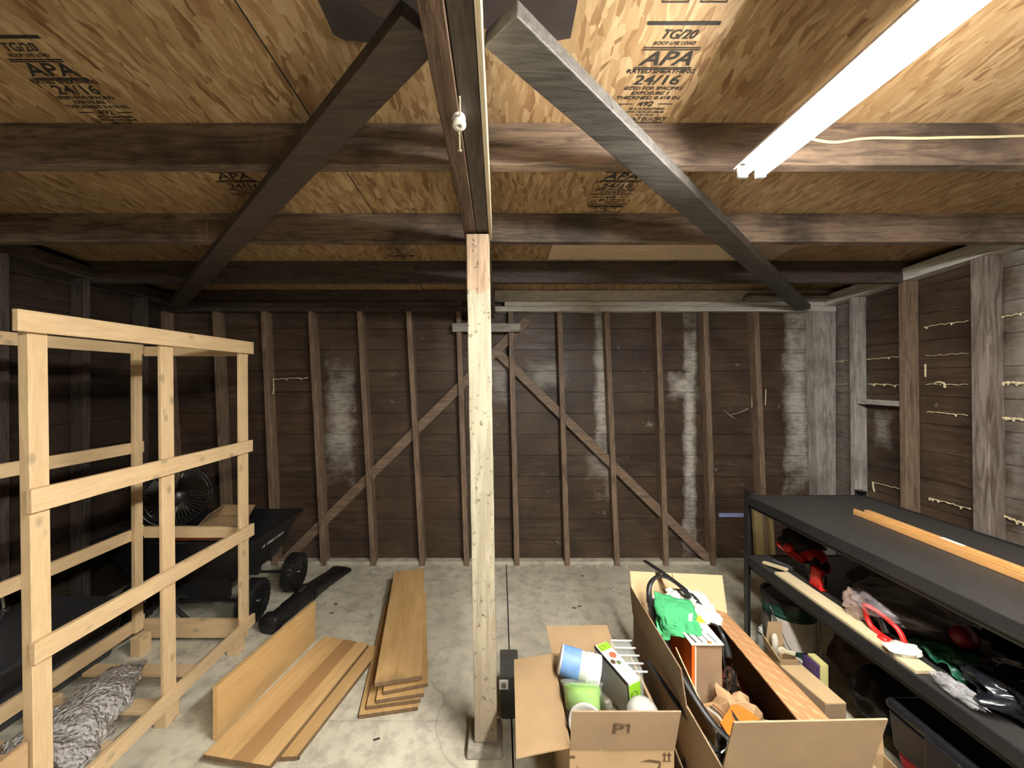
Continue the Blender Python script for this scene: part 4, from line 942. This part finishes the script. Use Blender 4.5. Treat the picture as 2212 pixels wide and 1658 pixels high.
# ------------------------------------------------------------------ steel shelf unit on the right
sh = thing('steel_shelf', 'black steel garage shelf unit standing along the right wall', 'shelf unit', (1.72, 1.3, 0))
SX0, SX1, SY0, SY1 = 1.385, 2.05, .36, 2.185
for x, sx in ((SX0, 1), (SX1, -1)):
    for y, sy in ((SY0, 1), (SY1, -1)):
        bm = BM(); xa, xb = sorted((x, x+sx*.036)); ya, yb = sorted((y, y+sy*.003)); bx(bm, xa, xb, ya, yb, 0, .872)
        xa, xb = sorted((x, x+sx*.003)); ya, yb = sorted((y+sy*.003, y+sy*.036)); bx(bm, xa, xb, ya, yb, 0, .872)
        p = mk('corner_post', bm, BLACKM, sh)
        bm = BM(); xa, xb = sorted((x-sx*.002, x+sx*.04)); ya, yb = sorted((y-sy*.002, y+sy*.04)); bx(bm, xa, xb, ya, yb, .8725, .877); mk('post_cap', bm, BLACK, p, bevel=.002)
DECK = plain('black_deck', (.030, .029, .027), .5, var=.15, bump=.1, scale=120)
for zt in (.845, .505):
    bm = BM(); bx(bm, SX0+.012, SX1-.012, SY0+.012, SY1-.012, zt-.012, zt); mk('deck_panel', bm, DECK, sh)
    for x, s in ((SX0, 1), (SX1, -1)):
        bm = BM()
        xa, xb = sorted((x+s*.003, x+s*.010)); bx(bm, xa, xb, SY0+.037, SY1-.037, zt-.042, zt+.006)
        xa, xb = sorted((x+s*.010, x+s*.034)); bx(bm, xa, xb, SY0+.037, SY1-.037, zt-.060, zt-.040); mk('side_beam', bm, BLACKM, sh, bevel=.002)
    for y, s in ((SY0, 1), (SY1, -1)):
        bm = BM(); ya, yb = sorted((y+s*.003, y+s*.010)); bx(bm, SX0+.037, SX1-.037, ya, yb, zt-.055, zt+.003); mk('end_beam', bm, BLACKM, sh, bevel=.002)
    bm = BM(); bx(bm, SX0+.012, SX1-.012, 1.26, 1.30, zt-.035, zt-.0125); mk('cross_brace', bm, BLACKM, sh)

# wooden mouldings on top
MLD = wood('orange_moulding', (.55, .27, .085), (.74, .42, .16), 'y', 3, .4, 0, .8, .1)
for i, (xo, yo, lab) in enumerate(((0, 0, 'front orange wood strip on top of the black shelf'), (.027, -.03, 'middle orange wood strip on top of the black shelf'), (.054, .0, 'rear orange wood strip with a white sticker on top of the black shelf'))):
    L = 1.25; bm = BM(); hh = .022 if i != 1 else .013
    bx(bm, 0, .024, -L, 0, 0, hh)
    if i == 0: bx(bm, .002, .010, -L, 0, hh, hh+.006)
    o = mk('wood_moulding', bm, MLD, bevel=.002)
    o.location = Vector((1.752+xo-.06-.0+.012, 1.875+yo-L/2, .8455)); o.rotation_euler = (0, 0, math.radians(-2.6)); tag(o, lab, 'wood strip', 'wood strips on top of the black shelf')
    if i == 2:
        bm = BM(); bx(bm, .003, .021, -.41, -.33, hh+.0002, hh+.0008); s_ = mk('sticker', bm, PAPER); s_.parent = o; s_.location = Vector((0, L/2-.37, hh+.0004))

# items on the middle deck
D = .506
def at(x, y, z=D):     # point on plane z seen at pixel
    Y = FPX*(EYE-z)/(y-820); return Vector((px(x, Y), Y, z))
bm = BM(); bx(bm, 1.405, 1.475, 1.30, 1.97, D, D+.012)
tag(mk('pale_plank', bm, wood('new_pine', (.62, .50, .28), (.80, .69, .45), 'y', 3, .6, 0, .8, .1), bevel=.001), 'thin pale new plank along the front edge of the middle shelf', 'plank')
bm = BM(); bar(bm, (1.425, 2.08, D+.008), (1.47, 1.97, D+.022), .022, .012); tag(mk('pale_stick', bm, wood('new_pine', (.62, .50, .28), (.80, .69, .45), 'y'), bevel=.001), 'short pale stick at the far front corner of the middle shelf', 'stick')
bm = BM(); bar(bm, (1.475, 2.08, D+.014), (1.515, 1.99, D+.014), .022, .024); tag(mk('grey_chisel', bm, GREYP, bevel=.004), 'dark grey bar beside the short pale stick', 'tool')

def loop(bm, pts, r, flat=.6): tube(bm, pts+[pts[0]], r, 8, flat=flat, smooth=5)
t1 = thing('power_tool', 'red and black cordless power tool at the far end of the middle shelf', 'power tool', (1.56, 1.98, D))
bm = BM(); blob(bm, (1.585, 2.02, .655), (.095, .075, .055), .18, 1.8, 30, 21); mk('tool_bag', bm, plain('black_cloth', (.013, .013, .014), .8), t1, smooth=True)
bm = BM(); tubesec(bm, [(1.60, 2.10, .60, .05, .05), (1.60, 2.07, .60, .09, .09), (1.60, 2.0, .60, .10, .10), (1.60, 1.93, .585, .09, .11), (1.60, 1.89, .575, .05, .06)]); mk('tool_housing', bm, RED, t1, smooth=True)
bm = BM(); loop(bm, [Vector((1.475, 2.035, .625)), Vector((1.50, 1.99, .600)), Vector((1.53, 1.945, .575)), Vector((1.545, 1.955, .59)), Vector((1.515, 2.0, .615)), Vector((1.49, 2.045, .64))], .009); mk('front_handle', bm, RED, t1, smooth=True)
bm = BM(); lathe(bm, [(.006, 0), (.019, .006), (.022, .02), (.017, .036), (.004, .042)], (1.50, 2.0, .612), (-.2, -.2, 1), 16); mk('trigger_knob', bm, RED, t1, smooth=True)
bm = BM(); hexa(bm, [(1.50,1.80,D+.001),(1.535,1.80,D+.001),(1.54,1.88,D+.001),(1.505,1.88,D+.001),(1.505,1.815,.60),(1.53,1.815,.60),(1.54,1.875,.60),(1.515,1.875,.60)]); mk('battery', bm, RED, t1, bevel=.006)
bm = BM(); bx(bm, 1.512, 1.526, 1.795, 1.803, .525, .58); mk('battery_slot', bm, BLACK, t1, bevel=.002)
bm = BM(); lathe(bm, [(.02, 0), (.035, .005), (.035, .06), (.02, .065)], (1.56, 1.93, .585), (1, -.3, -.1), 18); mk('motor_cap', bm, BLACK, t1, smooth=True)
bm = BM(); tube(bm, [(1.52, 1.90, .60), (1.53, 1.89, .565), (1.525, 1.87, .53), (1.53, 1.85, .52)], .02, 10); mk('grip', bm, BLACK, t1, smooth=True)
bm = BM(); lathe(bm, [(.008, 0), (.012, .004), (.012, .016), (.006, .018)], (1.67, 1.99, .625), (.5, -.5, .5), 12); mk('white_cap', bm, PAPER, t1, smooth=True)

FILM = clear('smoky_film', (.55, .50, .52), .15, .28, 1.0, 18)
t2 = thing('chain_saw', 'red and black power tool half wrapped in clear film on the middle shelf', 'power tool', (1.55, 1.5, D))
bm = BM(); tubesec(bm, [(1.52, 1.60, .56, .05, .06), (1.54, 1.56, .565, .11, .10), (1.60, 1.48, .565, .13, .105), (1.66, 1.40, .555, .12, .09), (1.69, 1.36, .55, .06, .05)]); mk('tool_body', bm, BLACK, t2, smooth=True)
bm = BM(); loop(bm, [Vector((1.462, 1.545, .600)), Vector((1.462, 1.52, .535)), Vector((1.468, 1.455, .520)), Vector((1.475, 1.405, .530)), Vector((1.478, 1.43, .575)), Vector((1.468, 1.50, .600))], .010, .8); mk('rear_handle', bm, RED, t2, smooth=True)
bm = BM(); tube(bm, [(1.475, 1.49, .58), (1.475, 1.47, .535)], .012, 8, smooth=1); mk('trigger', bm, BLACK, t2, smooth=True)
bm = BM(); lathe(bm, [(.01, 0), (.035, .006), (.04, .03), (.03, .05), (.01, .055)], (1.64, 1.38, .57), (.2, -.6, .6), 20); mk('red_cap', bm, plain('dark_red_plastic', (.25, .02, .02), .4), t2, smooth=True)
bm = BM(); lathe(bm, [(.01, 0), (.016, .004), (.016, .03), (.01, .034)], (1.455, 1.475, .514), (0, -1, 0), 12); mk('red_knob', bm, RED, t2, smooth=True)
bm = BM(); blob(bm, (1.60, 1.53, .605), (.16, .13, .058), .30, 2.2, 44, 31); tag(mk('clear_film', bm, clear('smoky_film', (.38, .38, .42), .15, .28, 1.0, 18), smooth=True), 'crumpled clear plastic film over the second red tool', 'plastic film')
bm = BM(); blob(bm, (1.495, 1.60, .565), (.045, .06, .055), .25, 2.4, 34, 33); tag(mk('clear_bag', bm, clear('pink_film', (.75, .55, .50), .12, .45, 1.0, 30), smooth=True), 'clear bag with pinkish contents standing by the pale plank', 'bag')
bm = BM(); blob(bm, (1.455, 1.385, D+.024), (.055, .035, .018), .25, 2, 22, 34); tag(mk('white_pad', bm, TERRYW, smooth=True), 'off-white folded pad next to the red handle', 'pad')
cloth('green_bag', 'dark green bag lying flat in the middle of the shelf', [(1.52, 1.44, D+.02), (1.70, 1.42, D+.02), (1.68, 1.22, D+.02), (1.50, 1.24, D+.02)], plain('dark_green_film', (.01, .10, .05), .35, bump=.4), .022, 22, 3)
for i, (c, r, sd_, lab) in enumerate((((1.60, 1.13, .565), (.14, .12, .055), 41, 'black plastic bag on the middle shelf nearest the green bag'), ((1.70, .90, .575), (.22, .15, .062), 42, 'large glossy black plastic bag at the near end of the middle shelf'), ((1.86, 1.28, .57), (.12, .2, .055), 43, 'black plastic bag at the back of the middle shelf'))):
    bm = BM(); blob(bm, c, r, .30, 2.4, 44, sd_); tag(mk('black_bag', bm, plain('bin_liner', (.008, .009, .012), .2, bump=.8, scale=12), smooth=True), lab, 'bag', 'black bags on the middle shelf')
bm = BM(); blob(bm, (1.425, 1.20, .535), (.022, .065, .022), .3, 3, 36, 45); tag(mk('clear_packet', bm, clear('shiny_clear', (.7, .7, .72), .05, .35, 1.0, 60), smooth=True), 'shiny clear plastic packet at the shelf edge by the black bags', 'packet')
bm = BM(); blob(bm, (1.80, 1.85, .55), (.10, .07, .04), .3, 2, 26, 46); tag(mk('grey_cloth', bm, plain('dim_grey_cloth', (.10, .095, .09), .8), smooth=True), 'dim grey bundle at the back of the middle shelf', 'bundle')
bm = BM(); bx(bm, 1.62, 1.9, 1.62, 1.72, D, D+.07); tag(mk('dark_case', bm, BLACK, bevel=.01), 'long black case behind the red tools on the middle shelf', 'case')

# ------------------------------------------------------------------ under the shelf
bk = thing('paint_bucket', 'dark green pail with an off-white label and wire handle under the shelf', 'bucket', (1.535, 2.03, 0))
bcx, bcy = 1.535, 2.045
bm = BM(); lathe(bm, [(.105, 0), (.108, .004), (.118, .28), (.122, .282), (.122, .292), (.119, .294), (.120, .33), (.124, .332), (.124, .345), (.116, .345), (.114, .335), (.10, .30), (.10, .02)], (bcx, bcy, .001), (0, 0, 1), 48); mk('pail', bm, plain('bottle_green_plastic', (.012, .055, .04), .3), bk, smooth=True)
bm = BM(); lathe(bm, [(.128, .338), (.130, .350), (.127, .362), (.112, .362), (.108, .352), (.001, .350)], (bcx, bcy, .001), (0, 0, 1), 48); mk('lid', bm, BLACK, bk, smooth=True)
def band(name, z0, z1, a0, a1, r0, r1, mat, par, c=(bcx, bcy)):
    bm = BM(); n = 18
    for k in range(n):
        a, b = a0+(a1-a0)*k/n, a0+(a1-a0)*(k+1)/n
        v = [bm.verts.new(p) for p in ((c[0]+r0*math.cos(a), c[1]+r0*math.sin(a), z0), (c[0]+r0*math.cos(b), c[1]+r0*math.sin(b), z0), (c[0]+r1*math.cos(b), c[1]+r1*math.sin(b), z1), (c[0]+r1*math.cos(a), c[1]+r1*math.sin(a), z1))]; bm.faces.new(v)
    bmesh.ops.remove_doubles(bm, verts=bm.verts, dist=1e-5); return mk(name, bm, mat, par, smooth=True)
R_ = math.radians
band('label', .13, .275, R_(-164), R_(-40), .1155, .1205, plain('stained_label', (.55, .50, .43), .7, var=.2, scale=8), bk)
band('black_label', .10, .275, R_(-215), R_(-166), .1148, .1205, BLACK, bk)
band('barcode', .11, .15, R_(-182), R_(-168), .1155, .1168, PAPER, bk)
bm = BM()
for k in range(6): bm2 = None
for k in range(6):
    a = R_(-200); b = R_(-170); z = .18+k*.013
    for q in range(6):
        u, w = a+(b-a)*q/6, a+(b-a)*(q+1)/6; r = .1175+(.0035*k/6)
        v = [bm.verts.new(p) for p in ((bcx+r*math.cos(u), bcy+r*math.sin(u), z), (bcx+r*math.cos(w), bcy+r*math.sin(w), z), (bcx+r*math.cos(w), bcy+r*math.sin(w), z+.003), (bcx+r*math.cos(u), bcy+r*math.sin(u), z+.003))]; bm.faces.new(v)
mk('label_text', bm, plain('grey_print', (.35, .35, .34), .6), bk)
bm = BM(); tube(bm, [(bcx-.122, bcy-.03, .315), (bcx-.115, bcy-.085, .25), (bcx-.09, bcy-.125, .16), (bcx-.03, bcy-.142, .09), (bcx+.06, bcy-.128, .12), (bcx+.115, bcy-.06, .25), (bcx+.123, bcy-.0, .315)], .0025, 6); mk('wire_handle', bm, STEEL, bk, smooth=True)
ta = Vector(((bcx-.055), (bcy-.118), .075))
bm = BM(); lathe(bm, [(.001, 0), (.036, .001), (.038, .004), (.034, .008), (.001, .007)], ta, (-.1, -1, .1), 28); mk('tape_roll', bm, plain('grubby_white', (.60, .56, .47), .7, var=.25), bk, smooth=True)
cn = thing('spray_can', 'small white spray can beside the shelf post', 'spray can', (1.442, 2.12, 0))
bm = BM(); lathe(bm, [(.025, 0), (.027, .003), (.027, .115), (.024, .125), (.012, .13)], (1.442, 2.11, 0), (0, 0, 1), 24); mk('can_body', bm, plain('can_grey', (.42, .43, .42), .35, .3), cn, smooth=True)
bm = BM(); lathe(bm, [(.0275, .112), (.0278, .120), (.022, .122)], (1.442, 2.11, 0), (0, 0, 1), 24); mk('can_ring', bm, BLACK, cn, smooth=True)
bm = BM(); lathe(bm, [(.02, .122), (.02, .138), (.010, .143), (.009, .155), (.002, .157)], (1.442, 2.11, 0), (0, 0, 1), 20); mk('cap', bm, PAPER, cn, smooth=True)
for i, (xa, w, lab) in enumerate(((1640, .062, 'left yellowish timber offcut leaning at the back wall behind the shelf'), (1668, .03, 'thin yellowish timber offcut right of the other behind the shelf'))):
    X = px(xa, 3.06); bm = BM(); hexa(bm, [(X-w/2,3.03,0),(X+w/2,3.03,0),(X+w/2,3.065,0),(X-w/2,3.065,0),(X-w/2-.01,3.06,.46),(X+w/2-.01,3.06,.46),(X+w/2-.01,3.095,.46),(X-w/2-.01,3.095,.46)])
    tag(mk('timber_offcut', bm, wood('yellow_offcut', (.22, .16, .06), (.46, .36, .16), 'z', 3, .6), bevel=.002), lab, 'offcut')

# small open carton with tube and wand
cb, _ = carton('open_carton', 'small open cardboard box in front of the green pail', 1.30, 1.385, 1.785, 1.885, 0, .20,
   [[(1.30, 1.885, .20), (1.30, 1.785, .20), (1.275, 1.80, .245), (1.275, 1.87, .27)], [(1.30, 1.885, .20), (1.385, 1.885, .20), (1.392, 1.905, .305), (1.325, 1.905, .305)]], CARD)
bm = BM(); lathe(bm, [(.008, 0), (.014, .004), (.014, .20), (.009, .215), (.004, .22)], (1.325, 1.84, .06), (-.02, .05, 1), 16); tag(mk('caulk_tube', bm, plain('grubby_white', (.60, .56, .47), .7), smooth=True), 'grubby white tube standing in the small open carton', 'tube')
bm = BM(); bx(bm, -.05, .012, -.004, .004, 0, .018); lathe(bm, [(.016, -.005), (.018, 0), (.016, .005)], (-.045, 0, .009), (0, 1, 0), 18)
o = mk('scraper', bm, plain('cream_plastic', (.74, .68, .50), .5), bevel=.002); o.location = (1.335, 1.80, .215); o.rotation_euler = (.2, .15, -.2); tag(o, 'cream plastic scraper lying on the small open carton', 'scraper')
# long flat carton
lc = thing('long_carton', 'long closed cardboard carton with a pale lid under the shelf', 'carton', (1.25, 1.55, 0))
A = [at(1685, 1437, .19), at(1733, 1437, .19), at(1828, 1519, .19), at(1783, 1519, .19)]
bm = BM(); vs = [(p.x, p.y, 0) for p in A]; hexa(bm, [vs[3], vs[2], vs[1], vs[0]]+[(p.x, p.y, .187) for p in (A[3], A[2], A[1], A[0])]); mk('carton_body', bm, CARDD, lc, bevel=.001)
bm = BM(); e = .003; hexa(bm, [(p.x, p.y, .1875) for p in (A[3], A[2], A[1], A[0])]+[(p.x, p.y, .1925) for p in (A[3], A[2], A[1], A[0])]); mk('carton_lid', bm, CARDL, lc)
d0 = (A[3]-A[0]).normalized(); q = A[0]+d0*.10; bm = BM(); nn = Vector((-d0.y, d0.x, 0)); nn = -nn if nn.x > 0 else nn
for (u0, u1, z0, z1) in ((0, .06, .115, .118), (0, .06, .150, .153), (0, .003, .118, .150), (.057, .06, .118, .150)):
    slab(bm, *[Vector((q.x, q.y, 0))+d0*u+nn*.001+Vector((0, 0, z)) for u, z in ((u0, z0), (u1, z0), (u1, z1), (u0, z1))], .0006)
mk('label_outline', bm, PAPER, lc)
for i, (xa, ya, w, h, m, lab) in enumerate(((1.395, 1.775, .018, .235, plain('purple_cover', (.06, .03, .12), .5), 'dark purple slim book standing by the small carton'), (1.418, 1.775, .034, .24, plain('pale_yellow', (.62, .58, .25), .6), 'pale yellow slim box standing beside the purple book'))):
    bm = BM(); bx(bm, xa, xa+w, ya-.075, ya, 0, h); tag(mk('slim_box', bm, m, bevel=.002), lab, 'book' if i == 0 else 'box')
bm = BM(); blob(bm, (1.70, 1.64, .135), (.15, .13, .11), .2, 2.0, 40, 51, squash=-.134); tag(mk('black_tool_bag', bm, plain('black_nylon', (.014, .014, .015), .6, bump=.4, scale=60), smooth=True), 'black soft tool bag on the floor under the shelf', 'tool bag')
bm = BM(); blob(bm, (1.80, 1.95, .12), (.11, .08, .115), .2, 2.0, 30, 52, squash=-.118); tag(mk('grey_box', bm, plain('dim_cardboard', (.16, .12, .08), .8)), 'dim brown sack behind the tool bag under the shelf', 'sack')
# box with arrows
cb3, _ = carton('open_cardboard_box', 'brown cardboard box with double arrow mark under the shelf', 1.19, 1.395, 1.30, 1.40, 0, .14, [[(1.19, 1.40, .14), (1.395, 1.40, .14), (1.41, 1.425, .235), (1.215, 1.425, .235), CARD]], CARD)
bm = BM()
for k in (0, 1): upar(1.195+k*.015, .105, .018, 1.299, bm)
mk('arrow_mark', bm, INKB, cb3)
# black and red tote
tt = thing('storage_tote', 'large black tote with a red lower body under the near end of the shelf', 'tote', (1.69, .95, 0))
TB = plain('tote_black', (.012, .013, .016), .3)
bm = BM(); hexa(bm, [(1.46,.53,0),(1.92,.53,0),(1.92,1.37,0),(1.46,1.37,0),(1.435,.505,.165),(1.945,.505,.165),(1.945,1.395,.165),(1.435,1.395,.165)]); o = mk('tub', bm, plain('deep_red_plastic', (.40, .015, .025), .4), tt, bevel=.012); o['label'] = 'red lower body'
bm = BM(); hexa(bm, [(1.43,.50,.166),(1.95,.50,.166),(1.95,1.40,.166),(1.43,1.40,.166),(1.42,.49,.30),(1.96,.49,.30),(1.96,1.41,.30),(1.42,1.41,.30)]); mk('upper_body', bm, TB, tt, bevel=.01)
bm = BM(); bx(bm, 1.415, 1.965, .48, 1.42, .301, .338); mk('lid', bm, TB, tt, bevel=.015)
for yy in (1.22, .85):
    bm = BM(); bx(bm, 1.398, 1.4145, yy-.05, yy+.05, .22, .325); mk('latch', bm, BLACK, tt, bevel=.006)
    bm = BM(); lathe(bm, [(.014, 0), (.018, .004), (.016, .012), (.006, .016)], (1.420, yy-.12, .255), (-1, 0, 0), 16); mk('hinge_knob', bm, BLACK, tt, smooth=True)
for o in bpy.data.objects:
    if o.type == 'CAMERA': continue
    if o.parent is None and 'label' not in o: print('UNLABELLED', o.name)
